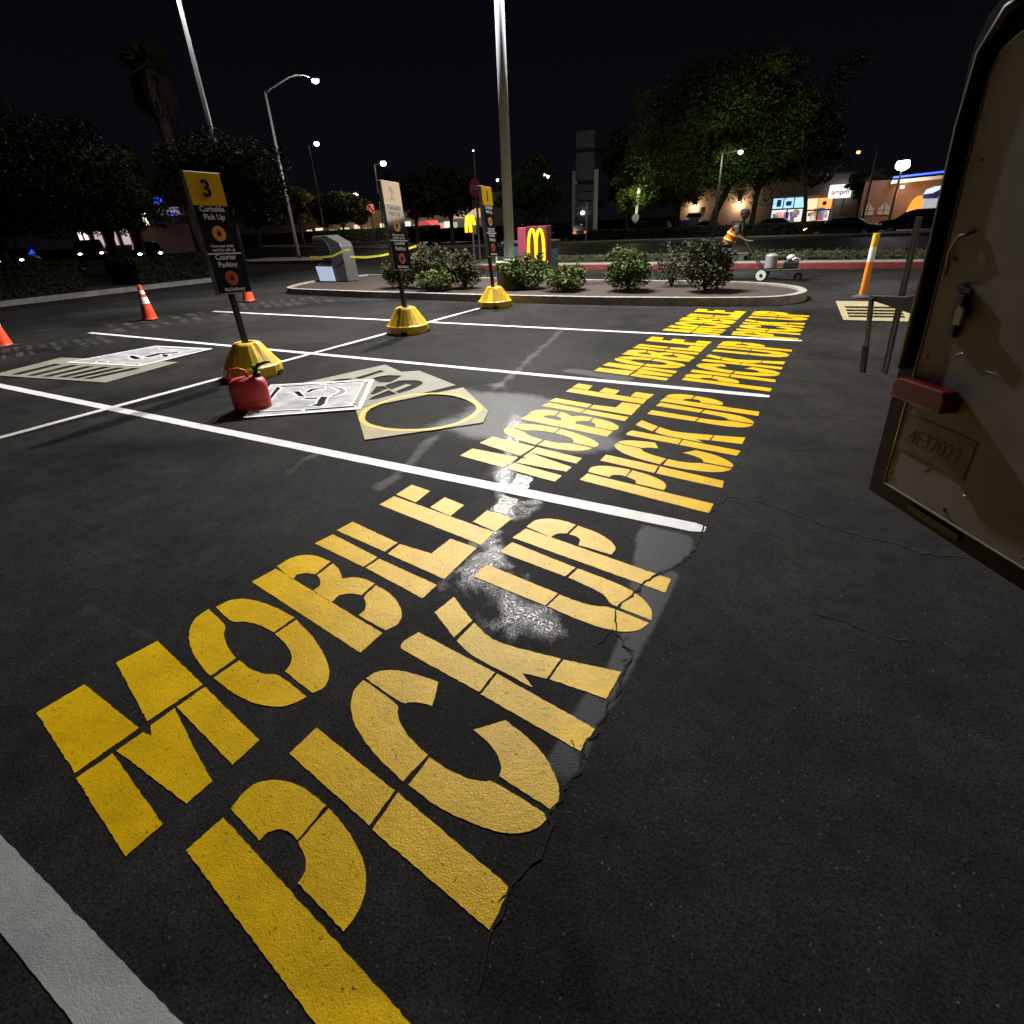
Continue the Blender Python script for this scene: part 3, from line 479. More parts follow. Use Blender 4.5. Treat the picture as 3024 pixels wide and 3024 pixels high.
# ------------------------------------------------------------ fuel can
def fuel_can():
    t=thing('fuel_can','red plastic fuel can with a black spout standing beside the white stencil','fuel can',(-4.93,3.33,0),R(52)); t.scale=(1.05,1.05,1.04)
    b=MB(); n=28
    def ring(z,sx,sy):
        return [(sx*(abs(math.cos(a))**.55)*(1 if math.cos(a)>0 else -1),sy*(abs(math.sin(a))**.55)*(1 if math.sin(a)>0 else -1),z) for a in [2*math.pi*k/n for k in range(n)]]
    rs=[(.0,.15,.10),(.012,.165,.115),(.09,.168,.118),(.10,.162,.112),(.11,.168,.118),(.22,.168,.118),(.27,.155,.108),(.295,.12,.08),(.305,.07,.05)]
    vs=[];
    for z,sx,sy in rs: vs+=ring(z,sx,sy)
    fs=[(i*n+k,i*n+(k+1)%n,(i+1)*n+(k+1)%n,(i+1)*n+k) for i in range(len(rs)-1) for k in range(n)]+[tuple(range(n))[::-1],tuple((len(rs)-1)*n+k for k in range(n))]
    b.add(vs,fs); b.build('body',M_red,t,smooth=True)
    h=MB(); h.tube([(-.13,0,.27),(-.145,0,.33),(-.12,0,.375),(-.05,0,.385),(.0,0,.36),(.02,0,.30)],.016,10); h.build('handle',M_red,t,smooth=True)
    c=MB(); c.lathe([(.034,.29),(.036,.30),(.036,.335),(.03,.34)],.10,0,16); c.build('cap',M_black,t)
    s=MB(); s.tube([(.10,0,.33),(.105,0,.37),(.13,0,.40),(.20,0,.415),(.24,0,.42)],[.020,.019,.016,.013,.012],10); so=s.build('spout',M_black,t,smooth=True)
    g_=MB(); g_.box(.07,.10,-.014,.014,.355,.405); g_.build('spout_trigger',M_green,so,bevel=.004)
fuel_can()
# ------------------------------------------------------------ cones
def cone(label,x,y,rz=0):
    t=thing('traffic_cone',label,'traffic cone',(x,y,0),rz,'orange cones along the back lane')
    b=MB(); b.box(-.185,.185,-.185,.185,0,.03); b.build('foot',M_black,t,bevel=.01)
    c=MB(); c.lathe([(.15,.03),(.142,.05),(.035,.70),(.03,.71),(.02,.71)],n=24); c.build('body',M_cone,t,smooth=False)
    for z0,z1,nm in ((.34,.47,'lower_band'),(.53,.60,'upper_band')):
        f=lambda z:.142+(z-.05)*(.035-.142)/.65+.0025
        s=MB(); s.lathe([(f(z0),z0),(f(z1),z1)],n=24); s.build(nm,M_reflective,t)
cone('orange cone with white bands cut off by the left edge of the photo',-12.68,4.13)
cone('whole orange cone with white bands, standing alone in the back lane',-13.05,6.95,.4)
cone('orange cone mostly hidden behind the sign numbered 3',-13.55,9.85,.2)
# ------------------------------------------------------------ delineator posts
def channel_post(label,x,y,h,r,bands,base_mat,base_r):
    t=thing('channelizer_post',label,'delineator post',(x,y,0))
    b=MB(); b.lathe([(base_r,0),(base_r,.03),(base_r*.5,.06),(r*1.3,.07)],n=20); b.build('base',base_mat,t)
    for nm,m,z0,z1 in bands:
        s=MB(); s.lathe([(r,z0),(r,z1)],n=16); s.build(nm,m,t)
    return t
M_postor=mat('post_orange',(.75,.22,.02),.45); M_postyel=mat('post_yellow_cap',(.70,.42,.04),.45)
channel_post('tall orange post with a white band and yellow top near the right-hand stencil',.31,12.65,1.07,.055,[('lower_tube',M_postor,.05,.62),('white_band',M_reflective,.62,.86),('upper_tube',M_postyel,.86,1.08)],M_darkmetal,.17)
channel_post('small orange post with a white foot beyond the dark shrubs',-14.6,18.6,.9,.05,[('lower_tube',M_reflective,.05,.42),('upper_tube',M_postor,.42,.85)],M_black,.15)
channel_post('thin white post on a red foot between the sign numbered 1 and the shrubs',-7.62,13.0,1.2,.022,[('tube',M_reflective,.06,.98)],mat('red_foot',(.6,.05,.03),.5),.13).location=(-7.75,12.9,.12)
# ------------------------------------------------------------ lamp poles
def pole_lamp(label,base,h,r0,r1,heads,ped=None,power=0,col=(1,.97,.93),lit=True,mat_=None,grp='parking lot light poles',spot=150):
    t=thing('lamp_pole',label,'light pole',base,0,grp)
    z0=0
    if ped:
        s=MB(); s.lathe([(ped[0],-.05),(ped[0],ped[1]-.03)],n=24); s.build('pedestal',M_conc,t)
        s=MB(); s.lathe([(ped[0]*.98,ped[1]-.03),(ped[0]*1.02,ped[1]-.015),(ped[0]*1.0,ped[1]),(ped[0]*.6,ped[1]+.004)],n=24); s.build('pedestal_rim',mat('pale_cement_rim',(.55,.52,.45),.8),t)
        s=MB(); s.lathe([(.19,ped[1]),(.19,ped[1]+.03),(.13,ped[1]+.05)],n=16); bp=s.build('base_plate',M_steel,t)
        for a in range(4):
            s=MB(); s.lathe([(.018,ped[1]+.03),(.018,ped[1]+.07)],.15*math.cos(a*1.57+.78),.15*math.sin(a*1.57+.78),8); s.build('anchor_bolt',M_steel,bp)
        z0=ped[1]+.03
    s=MB(); s.tube([(0,0,z0),(0,0,z0+(h-z0)*.5),(0,0,h)],[r0,(r0+r1)/2,r1],16); s.build('pole',mat_ or M_polegrey,t,smooth=True)
    for hx,hy in heads:
        L=math.hypot(hx,hy); a=math.atan2(hy,hx)
        s=MB(); s.tube([(0,0,h-.15),(hx*.6,hy*.6,h-.05),(hx,hy,h-.02)],.035,8); s.build('arm',M_polegrey,t)
        s=MB(); s.box(-.1,.55,-.19,.19,-.05,.05); ho=s.build('lamp_head',M_darkmetal,t,bevel=.02); ho.location=(hx,hy,h); ho.rotation_euler=(0,0,a)
        s=MB(); s.box(.02,.48,-.15,.15,-.062,-.0515); s.build('lamp_lens',E_white if lit else M_black,ho)
        if power:
            ld=bpy.data.lights.new('lamp_light','SPOT'); ld.energy=power; ld.color=col; ld.shadow_soft_size=.13; ld.spot_size=R(spot); ld.spot_blend=.45
            lo=bpy.data.objects.new('lamp_light',ld); C.objects.link(lo); lo.parent=t; lo.location=(hx+.25*math.cos(a),hy+.25*math.sin(a),h-.22)
    return t
pole_lamp('tall grey lamp pole on a concrete pedestal in the planted island','' or (-7.09,12.42,.1),8.9,.118,.085,[(-.75,-.55),(.75,.55)],(.34,.62),P_MAIN,spot=132)
pole_lamp('lamp pole beyond the right edge of the photo, lighting the lot from the restaurant side',(13.5,6.8,0),8.6,.118,.085,[(-.8,-.1)],(.32,.7),P_RIGHT,(1,.93,.82))
pole_lamp('tall leaning-looking lamp pole at the upper left behind the round green tree',(-27.0,19.9,0),11.6,.13,.085,[(.9,.1),(-.9,-.1)],None,P_LEFT,(1,.95,.85))
def street_light(label,base,h,tip,col,power,em,grp='street lights'):
    t=thing('street_light',label,'street light',base,0,grp)
    s=MB(); s.tube([(0,0,0),(0,0,.3),(0,0,h)],[.13,.105,.06],12); s.build('pole',M_steel,t,smooth=True)
    tx,ty,tz=tip
    s=MB(); s.tube([(0,0,h-.12),(tx*.12,ty*.12,h+.03),(tx*.33,ty*.33,h+.18),(tx*.56,ty*.56,h+.34),(tx*.70,ty*.70,h+.36),(tx*.85,ty*.85,h+.27),(tx,ty,h+tz+.05)],[.045,.042,.04,.038,.036,.033,.03],8); s.build('arm',M_steel,t,smooth=True)
    a=math.atan2(ty,tx); hd=MB(); hd.sphere((0,0,0),.3,sx=1,sy=.5,sz=.28); ho=hd.build('lamp_head',M_darkmetal,t,smooth=True); ho.location=(tx+.15*math.cos(a),ty+.15*math.sin(a),h+tz); ho.rotation_euler=(0,0,a)
    s=MB(); s.sphere((0,0,-.07),.17,sx=1.1,sz=.7); s.build('lamp_lens',em,ho,smooth=True)
    if power:
        ld=bpy.data.lights.new('lamp_light','POINT'); ld.energy=power; ld.color=col; ld.shadow_soft_size=.15
        lo=bpy.data.objects.new('lamp_light',ld); C.objects.link(lo); lo.parent=t; lo.location=(tx+.1,ty-.1,h+tz-.45)
street_light('galvanised street light with a curved arm, on the corner beyond the left bed',(-29.1,25.3,.16),8.15,(3.65,0,.02),(1,.95,.85),P_STREET,E_white)
def far_lamp(label,x,y,z,r,em,power=0,col=(1,.9,.75),two=0,arm=.0,pole=True,grp='distant lamps'):
    t=thing('distant_lamp',label,'lamp',(x,y,0),0,grp)
    s=MB(); s.tube([(arm,.0,0),(arm,0,z+.05)],[.09,.06],8)
    if two: s.tube([(-two,0,z+.02),(two,0,z+.02)],.03,6)
    elif arm: s.tube([(arm,0,z),(0,0,z+.1)],.04,6)
    s.build('pole',M_black,t)
    for dx in ([-two,two] if two else [0]):
        s=MB(); s.sphere((dx,-.12,z),r,sz=.8); s.build('lamp_lens',em,t,smooth=True)
        s=MB(); s.lathe([(r*.9,z+r*.55),(r*.5,z+r*1.0)],dx,-.12,12); s.build('lamp_hood',M_darkmetal,t)
    if power:
        ld=bpy.data.lights.new('lamp_light','POINT'); ld.energy=power; ld.color=col; ld.shadow_soft_size=.3
        lo=bpy.data.objects.new('lamp_light',ld); C.objects.link(lo); lo.parent=t; lo.location=(0,-1.0,z-.4)
far_lamp('distant white lamp high above the street, right of the curved street light',-46.1,45,8.87,.24,E_white,0,arm=-1.2)
far_lamp('bright white lamp above the sign numbered 2, over the dark tree',-51.1,60,8.42,.36,E_white,600,arm=-1.5)
far_lamp('white lamp low over the red shop sign, left of the sign numbered 2',-56.3,60,5.44,.34,E_white,700)
far_lamp('warm glowing lamp in the dark sky right of the tall lamp pole',-29.4,60,5.62,.34,glow('lamp_warm_white',(1,.86,.55),14),700,(1,.85,.6))
far_lamp('twin small white lamps on one post seen either side of the tall lamp pole',-34.75,60,5.65,.16,E_cool,0,two=.55)
far_lamp('small white lamp shining through the crown of the big tree',-6.6,38.3,4.45,.13,E_white,330,(.95,1,.8),arm=-1.0)
far_lamp('small orange lamp at the upper right beyond the big tree',-.9,45,4.37,.11,E_orange,0,arm=1.0)
far_lamp('small orange lamp under the warm glowing one',-22.8,45,3.78,.10,E_orange,0)
far_lamp('small white lamp among the dark trees at the far left',-44.7,25,6.32,.10,E_white,0)
far_lamp('dim lamp on a tall post between the sign numbered 2 and the stop sign',-38.2,60,8.6,.08,E_white,0)
far_lamp('tiny orange light above the cars at the far left',-52,24,3.55,.09,E_orange,0)
# ------------------------------------------------------------ golden arch sign, board
def arches(t,cx,y,z0,w,h,r,m,name='arches'):
    mb=MB()
    for s in (-1,1):
        pts=[]
        for k in range(25):
            a=math.pi*k/24
            x=cx+s*w*.25+ w*.25*math.cos(a)*1.0; z=z0+h*(math.sin(a)**.62)
            pts.append((x,y,z))
        mb.tube(pts,[r*(1.0 if 4<k<21 else 1.12) for k in range(25)],10)
    return mb.build(name,m,t,smooth=True)
t=thing('directional_sign','lit yellow double-arch sign on a dark red board behind the shrubs','sign',(0,0,0))
M_board=mat('dark_red_board',(.10,.012,.022),.45); M_boardpink=mat('pink_red_board_edge',(.30,.055,.11),.4)
b=MB(); b.box(-7.66,-7.05,14.34,14.62,.15,1.42); bo=b.build('board',M_board,t,bevel=.02)
b=MB(); b.box(-7.90,-7.665,14.3,14.6,.15,1.40); b.build('side_panel',M_boardpink,t,bevel=.01)
arches(t,-7.345,14.29,.60,.46,.74,.035,glow('arch_yellow_light',(1,.68,.0),2.6))
t=thing('directional_sign','smaller lit yellow arch sign seen edge-on left of the sign numbered 1','sign',(0,0,0))
em=glow('arch_amber_light',(1,.50,.01),2.2)
o=arches(t,0,0,0,.50,.58,.06,em); o.location=(-13.97,21.3,1.24); o.rotation_euler=(0,0,R(80))
b=MB(); b.tube([(-13.97,21.45,0),(-13.97,21.45,1.25)],.04,8); b.box(-14.1,-13.8,21.42,21.5,1.15,1.5); b.build('board',M_darkmetal,t)
# ------------------------------------------------------------ order kiosk
t=thing('order_kiosk','dark grey order kiosk with a slanted hood at the left end of the island','kiosk',(0,0,0))
b=MB(); b.prism([(-14.74,.12),(-14.74,.62),(-14.4,.70),(-14.76,1.34),(-14.70,1.42),(-14.10,1.43),(-13.62,1.22),(-13.55,1.10),(-13.50,.12)],1,13.45,13.95); b.build('cabinet',M_darkmetal,t,bevel=.02)
b=MB(); b.prism([(-14.70,1.32),(-14.38,.74),(-14.02,.74),(-14.02,1.02),(-14.10,1.22),(-14.3,1.34)],1,13.42,13.449); b.build('recess_shade',M_black,t)  # flat black plate in front, painted as the shade under the hood
b=MB(); b.prism([(-14.72,.57),(-14.08,.55),(-14.02,.15),(-14.62,.15)],1,13.36,13.44); b.build('screen',glow('screen_light',(.66,.75,1),.62),t)
b=MB(); b.box(-14.66,-13.98,13.3,13.46,.10,.148); b.build('screen_ledge',M_black,t)
b=MB()
pts=[(-14.9,13.38,.82),(-14.4,13.36,.80),(-13.9,13.36,.83),(-13.35,13.38,.98),(-13.15,13.4,1.0)]
pts2=[(-13.2,13.4,.80),(-12.7,13.5,.77),(-12.2,13.6,.80),(-11.7,13.8,.88),(-11.1,14.0,1.02)]
for pl in (pts,pts2):
    for i in range(len(pl)-1):
        a,c=Vector(pl[i]),Vector(pl[i+1]); up=Vector((0,0,.055)); b.quad(a,c,c+up,a+up)
tag(b.build('caution_tape',mat('yellow_tape',(.55,.52,.03),.5),fix=False),'yellow plastic caution tape strung from the kiosk towards the sign numbered 2','tape')
# green cabinet behind the pole
t=thing('utility_cabinet','dark green utility cabinet behind the tall lamp pole','utility cabinet',(0,0,0))
b=MB(); b.box(-9.7,-8.15,16.6,17.4,0,.95); b.build('body',mat('dark_green_metal',(.02,.07,.065),.5,noise=.2,nscale=2),t,bevel=.02)
b=MB(); b.box(-9.75,-8.1,16.55,17.45,.95,1.0); b.build('lid',M_darkmetal,t)
# ------------------------------------------------------------ plants
M_leaf_bush=leafmat('shrub_leaf',(.10,.135,.035),(.04,.06,.016),6,.45)
M_leaf_dark=leafmat('dark_shrub_leaf',(.045,.058,.024),(.04,.030,.018),5)
M_leaf_tree=leafmat('tree_leaf',(.040,.058,.016),(.014,.024,.007),.5)
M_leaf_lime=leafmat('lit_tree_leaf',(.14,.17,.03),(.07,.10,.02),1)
M_leaf_brown=leafmat('reddish_tree_leaf',(.07,.04,.025),(.04,.025,.015),1)
M_flower=mat('pink_flower',(.5,.16,.15),.6)
def leaves(mb,c,rad,n,size,rr,flat_=1.0,shell=.35):
    for _ in range(n):
        while True:
            p=Vector((rr.uniform(-1,1),rr.uniform(-1,1),rr.uniform(-1,1)))
            if shell**3<p.length**3<1: break
        q=Vector((c[0]+p.x*rad[0],c[1]+p.y*rad[1],c[2]+p.z*rad[2]))
        a=Vector((rr.gauss(0,1),rr.gauss(0,1),rr.gauss(0,.6)*flat_)).normalized(); b=a.cross(Vector((rr.gauss(0,1),rr.gauss(0,1),rr.gauss(0,1)))).normalized()
        s=size*rr.uniform(.6,1.35)
        mb.add([q-a*s,q-b*s*.42,q+a*s,q+b*s*.42],[(0,1,2,3)])
def shrub(label,x,y,w,h,m,seed,n=1500,size=.035,flowers=0,sprig=12):
    rr=random.Random(seed); t=thing('shrub',label,'shrub',(x,y,.11),0,'shrubs on the planted island')
    s=MB(); f=MB()
    for k in range(9):
        a=rr.uniform(0,6.28); d=rr.uniform(.15,.42)*w; tip=(d*math.cos(a),d*math.sin(a)*.7,h*rr.uniform(.45,.9)); s.tube([(0,0,0),(tip[0]*.4,tip[1]*.4,tip[2]*.55),tip],[.018,.012,.005],5)
        leaves(f,(tip[0]*1.0,tip[1],tip[2]*.82),(w*.24,w*.22,h*.24),n//6,size,rr,shell=.1)
    leaves(f,(rr.uniform(-.06,.06),0,h*.34),(w*.44,w*.38,h*.33),n//2,size,rr)
    for k in range(5):
        a=rr.uniform(0,6.28); leaves(f,(w*.3*math.cos(a),w*.26*math.sin(a),h*rr.uniform(.4,.75)),(w*rr.uniform(.14,.26),w*.2,h*rr.uniform(.14,.26)),n//9,size,rr)
    for k in range(sprig):
        a=rr.uniform(0,6.28); d=rr.uniform(.1,.4)*w; leaves(f,(d*math.cos(a),d*math.sin(a)*.7,h*rr.uniform(.85,1.05)),(w*.08,w*.08,h*.12),n//40,size,rr,shell=.05)
    s.build('stem',M_bark,t,fix=False); f.build('foliage',m,t,fix=False)
    if flowers:
        fl=MB()
        for k in range(flowers):
            a=rr.uniform(0,6.28); fl.sphere((rr.uniform(.2,.45)*w*math.cos(a),-abs(rr.uniform(.2,.42)*w*math.sin(a)),h*rr.uniform(.4,.9)),.03,n=6)
        fl.build('blossom',M_flower,t)
shrub('large dark reddish shrub left of the sign numbered 1',-9.45,12.35,1.3,.95,M_leaf_dark,1,2600,.035,3)
shrub('dark low shrub just right of the sign numbered 2 post',-10.35,12.2,1.0,.72,M_leaf_dark,2,1500)
shrub('dark shrub beside the pedestal, touching the sign numbered 1',-8.35,12.3,.95,.80,M_leaf_dark,3,1900,.035,2)
shrub('green low shrub in front of the large dark reddish one',-8.9,11.75,1.1,.42,M_leaf_bush,4,1200)
shrub('bright green shrub under the lit arch sign',-6.65,12.35,1.15,.72,M_leaf_bush,5,2600,.034)
shrub('low spreading green shrub second from the lit arch sign',-5.45,12.15,1.1,.50,M_leaf_bush,6,1900,.034)
shrub('rounded green shrub in the middle of the right half of the island',-4.1,12.3,1.15,.78,M_leaf_bush,7,2600,.034)
shrub('tall dark shrub nearest the worker, at the right end of the island',-2.5,12.4,1.1,.90,M_leaf_dark,8,2600,.034)
shrub('small drooping shrub behind the rounded green one',-3.4,13.2,.9,.85,M_leaf_dark,9,500,.03)
def tree(label,x,y,h,cr,th,m,seed,n=4000,size=.16,lean=0,limbs=7,blobs=26,grp='street trees',trad=.18,name='tree',z0=0,low=.0):
    rr=random.Random(seed); t=thing(name,label,'tree',(x,y,z0),0,grp)
    s=MB(); f=MB(); cz=th+(h-th)*.5
    s.tube([(0,0,0),(lean*.3,0,th*.5),(lean,0,th),(lean*1.2,.1,th+(h-th)*.4)],[trad,trad*.8,trad*.7,trad*.3],9)
    tips=[]
    for k in range(limbs):
        a=2*math.pi*k/limbs+rr.uniform(-.3,.3); e=rr.uniform(.45,.85)
        tip=(lean+cr*e*math.cos(a),cr*e*.8*math.sin(a),th+(h-th)*rr.uniform(.25,.85)); tips.append(tip)
        s.tube([(lean*.9,0,th*.92),(lean+tip[0]*.35,tip[1]*.35,th+(tip[2]-th)*.45),tip],[trad*.45,trad*.25,trad*.08],6)
    for k in range(blobs):
        while True:
            p=Vector((rr.uniform(-1,1),rr.uniform(-1,1),rr.uniform(-1,1)))
            if .3<p.length<1: break
        zz=p.z if p.z>0 else p.z*(.75+low)
        c=(lean+p.x*cr*.82*(1-.25*max(zz,0)),p.y*cr*.7,cz+zz*(h-th)*.46)
        b=cr*rr.uniform(.2,.38); leaves(f,c,(b*1.15,b,b*.72),n//blobs,size,rr,shell=.2)
    for k in range(blobs//2):
        a=rr.uniform(0,6.28); e=rr.uniform(.85,1.08); c=(lean+cr*e*math.cos(a)*.95,cr*e*math.sin(a)*.75,cz+(h-th)*rr.uniform(-.45,.38)); leaves(f,c,(cr*.14,cr*.14,cr*.09),n//(blobs*4),size,rr,shell=.05)
    s.build('trunk',M_bark,t,fix=False); f.build('crown',m,t,fix=False)
    return t
big=tree('very large dark tree with a broad crown in front of the shops at the right',-9.3,45.5,10.2,7.0,3.2,leafmat('great_tree_leaf',(.070,.10,.026),(.03,.048,.012),.35),11,80000,.095,1.0,9,70,trad=.30,low=.35)
tree('thin dark tree with a forked trunk in front of the lit shop windows',-3.1,44.5,6.8,2.2,3.3,M_leaf_tree,12,7000,.13,-.5,5,20,trad=.15)
tree('second trunk and crown beside the very large tree, left of the worker head',-6.6,46,8.0,4.2,2.8,M_leaf_tree,13,14000,.14,.1,6,30,trad=.22)
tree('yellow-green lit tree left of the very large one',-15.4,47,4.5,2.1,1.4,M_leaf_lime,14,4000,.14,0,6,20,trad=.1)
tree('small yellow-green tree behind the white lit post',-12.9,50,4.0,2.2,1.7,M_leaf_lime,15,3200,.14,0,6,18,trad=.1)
tree('small bright tree just right of the shop sign',-.3,57,4.2,1.3,1.6,M_leaf_tree,16,3000,.12,0,6,16,trad=.1)
tree('small tree against the orange-lit building wall',.55,54,3.6,1.2,1.6,M_leaf_tree,17,2500,.12,0,6,14,trad=.1)
tree('green tree close behind the tall lamp pole',-14.2,27,4.1,1.75,1.2,leafmat('street_tree_leaf',(.09,.17,.04),(.045,.09,.02),1.2),18,4500,.11,0,6,20,trad=.1)
tree('round green tree rising behind the sign numbered 3',-23.6,17.2,5.15,2.9,1.9,leafmat('green_tree_leaf',(.065,.10,.02),(.02,.035,.008),.7),19,34000,.06,.1,7,40,trad=.14)
tree('dark tree right behind the sign numbered 2',-31.5,40,6.1,3.0,1.9,M_leaf_tree,20,6500,.17,0,6,26,trad=.2)
tree('dark tree right of the sign numbered 2, over the hedge',-28.0,40,5.0,2.9,2.0,M_leaf_tree,21,5500,.17,0,6,22,trad=.2)
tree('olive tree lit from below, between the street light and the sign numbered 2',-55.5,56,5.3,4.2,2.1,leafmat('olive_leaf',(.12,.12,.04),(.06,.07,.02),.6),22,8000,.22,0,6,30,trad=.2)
tree('yellow-lit tree directly right of the curved street light',-63,56,6.3,3.3,2.3,leafmat('yellow_lit_leaf',(.22,.17,.04),(.08,.07,.02),.6),23,5000,.22,0,6,20,trad=.2)  # yellow lamplight put into the leaf colour
tree('dark tree at the left, before the shop row',-69,54,7.0,4.6,2.2,M_leaf_tree,24,6000,.26,0,6,26,trad=.25)
tree('reddish brown tree among the dark trees at the far left',-43,22,7.2,4.3,1.9,M_leaf_brown,25,16000,.13,0,7,28,trad=.2)
tree('large dark tree at the left edge, over the hedge',-27,10.0,6.4,4.4,1.4,M_leaf_tree,26,42000,.075,0,7,34,trad=.22)
tree('dark tree beyond the left edge of the lot',-33,17.0,6.0,3.6,1.6,M_leaf_tree,27,20000,.09,0,7,28,trad=.2)
tree('dark tree behind the double-panel pylon sign',-17.0,50,8.0,2.8,2.0,M_leaf_tree,28,5500,.2,0,6,24,trad=.2)
# palm
t=thing('palm_tree','tall shaggy palm rising into the dark sky at the upper left','palm tree',(-38.3,25,0),0,'street trees')
s=MB(); s.tube([(.4,0,0),(.3,0,3),(.15,0,6),(0,0,8.2)],[.38,.34,.32,.36],12); s.build('trunk',mat('palm_trunk',(.10,.07,.06),.9,noise=.4,nscale=3,bump=1,bscale=6),t,smooth=True)
s=MB(); rr=random.Random(5); s.lathe([(.36,7.9),(.8,8.4),(1.05,9.0),(.85,9.8),(.4,10.4)],n=16,mod=lambda k,z:1+.12*((k*7)%3-1))
for k in range(120):
    a=rr.uniform(0,6.28); z=rr.uniform(8.4,10.2); r_=.9; s.quad((r_*math.cos(a),r_*math.sin(a),z),(r_*1.1*math.cos(a+.1),r_*1.1*math.sin(a+.1),z),(r_*1.25*math.cos(a+.05),r_*1.25*math.sin(a+.05),z-.7),(r_*1.2*math.cos(a),r_*1.2*math.sin(a),z-.7))
s.build('dead_frond_skirt',mat('dead_fronds',(.05,.034,.03),.9,noise=.5,nscale=4),t,fix=False)
s=MB()
for k in range(46):
    a=rr.uniform(0,6.28); el=rr.uniform(-.2,1.2); L=rr.uniform(1.3,1.9); p0=Vector((0,0,10.6)); d=Vector((math.cos(a)*math.cos(el),math.sin(a)*math.cos(el),math.sin(el)))
    p1=p0+d*L*.5; p2=p0+d*L-Vector((0,0,.5)); sd=d.cross(Vector((0,0,1))).normalized()*.28
    s.quad(p0,p1-sd,p1,p0); s.add([p0,p1-sd,p2,p1+sd],[(0,1,2,3)])
s.build('fronds',M_leaf_tree,t,fix=False)
# hedges
M_leaf_hedge=leafmat('hedge_leaf',(.055,.07,.03),(.022,.03,.012),2)
def hedge(label,x0,x1,y0,y1,z,seed,m=M_leaf_hedge,size=.045,dens=520):
    rr=random.Random(seed); t=thing('hedge',label,'hedge',(0,0,0),0,'clipped hedges')
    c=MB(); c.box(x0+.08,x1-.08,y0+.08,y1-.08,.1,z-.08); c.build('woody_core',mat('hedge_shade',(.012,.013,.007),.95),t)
    f=MB(); A=(x1-x0)*(y1-y0)+(z-.1)*2*((x1-x0)+(y1-y0)); n=int(min(22000,A*dens))
    for _ in range(n):
        k=rr.random(); x=rr.uniform(x0,x1); y=rr.uniform(y0,y1); zz=rr.uniform(.12,z)
        if k<.4: zz=z+rr.gauss(0,.03)
        elif k<.6: y=y0+rr.gauss(0,.03)
        elif k<.8: x=x1+rr.gauss(0,.03)
        elif k<.9: y=y1
        else: x=x0
        a=Vector((rr.gauss(0,1),rr.gauss(0,1),rr.gauss(0,1))).normalized(); b=a.cross(Vector((rr.gauss(0,1),rr.gauss(0,1),rr.gauss(0,1)))).normalized(); s_=size*rr.uniform(.6,1.3); q=Vector((x,y,zz))
        f.add([q-a*s_,q-b*s_*.5,q+a*s_,q+b*s_*.5],[(0,1,2,3)])
    f.build('foliage',m,t,fix=False)
hedge('dark clipped hedge at the left edge of the lot, behind the cones',-24.3,-22.4,3,10.3,1.0,31)
hedge('lower dark hedge just left of the sign numbered 3',-24.3,-22.2,12.0,15.5,.95,32)
hedge('long low dark hedge in front of the lit shop row',-92,-47,63,64.5,1.55,33,size=.16,dens=60)
hedge('long low dark hedge right of the sign numbered 2, across the street',-39.5,-22.5,49,50.5,1.2,34,size=.14,dens=80)
hedge('low hedge along the far kerb under the large tree',-17,-2,41.5,42.3,.7,35,size=.1,dens=120)
hedge('low dark planting behind the red kerb at the right',-3,9,20.4,22.6,.28,36,M_leaf_dark,size=.05,dens=140)
hedge('low dark planting behind the red kerb at the left',-12.5,-4,20.6,22.4,.25,37,M_leaf_dark,size=.05,dens=140)
# ------------------------------------------------------------ pylon sign
t=thing('pylon_sign','tall shopping-centre pylon sign with stacked dull grey panels on two white posts','pylon sign',(0,0,0))
M_pan=mat('dull_grey_panel',(.07,.07,.085),.5,noise=.4,nscale=2); M_pw=mat('white_post_paint',(.42,.42,.42),.6); M_pd=mat('dark_panel',(.012,.016,.02),.4)
for x0,x1 in ((-20.75,-20.45),(-18.9,-18.65)):
    b=MB(); b.box(x0,x1,47,47.3,0,4.9); b.build('post',M_pw,t)
for z0,z1,m in ((6.35,7.5,M_pan),(4.2,6.1,M_pan),(3.45,3.95,M_pd),(2.85,3.4,M_pan),(2.2,2.75,M_pan),(1.75,2.15,M_pan),(.1,1.7,M_pd)):
    b=MB(); b.box(-20.44,-18.91,46.9,47.35,z0,z1); b.build('panel',m,t,bevel=.02)
b=MB(); b.sphere((-19.75,46.8,1.95),.13); b.build('panel_lamp',E_white,t)
# ------------------------------------------------------------ buildings
M_stucco=mat('tan_stucco',(.27,.21,.16),.9,noise=.15,nscale=1.5); M_roof=mat('dark_roof_edge',(.06,.05,.05),.8); M_sidegrey=mat('grey_stucco',(.25,.22,.20),.9,noise=.15,nscale=1)
E_shopblue=glow('shop_cooler_light',(.35,.62,1),1.5); E_shopwarm=glow('shop_warm_light',(1,.70,.42),1.3); E_shopwhite=glow('shop_interior_light',(.95,.92,.86),1.0)
t=thing('corner_shop','tan corner shop with bright windows full of posters, under a white sign reading ampm','shop',(0,0,0))
b=MB(); b.box(-15.2,-7.15,60,70,0,3.9); b.box(-1.5,1.0,60,70,0,3.9); b.box(-7.15,-1.5,60.6,70,0,3.9); b.box(-7.15,-1.5,60,60.6,2.45,3.9); b.build('wall',M_stucco,t)
b=MB(); b.box(-15.3,1.1,59.85,70,3.9,4.05); b.build('parapet',M_roof,t)
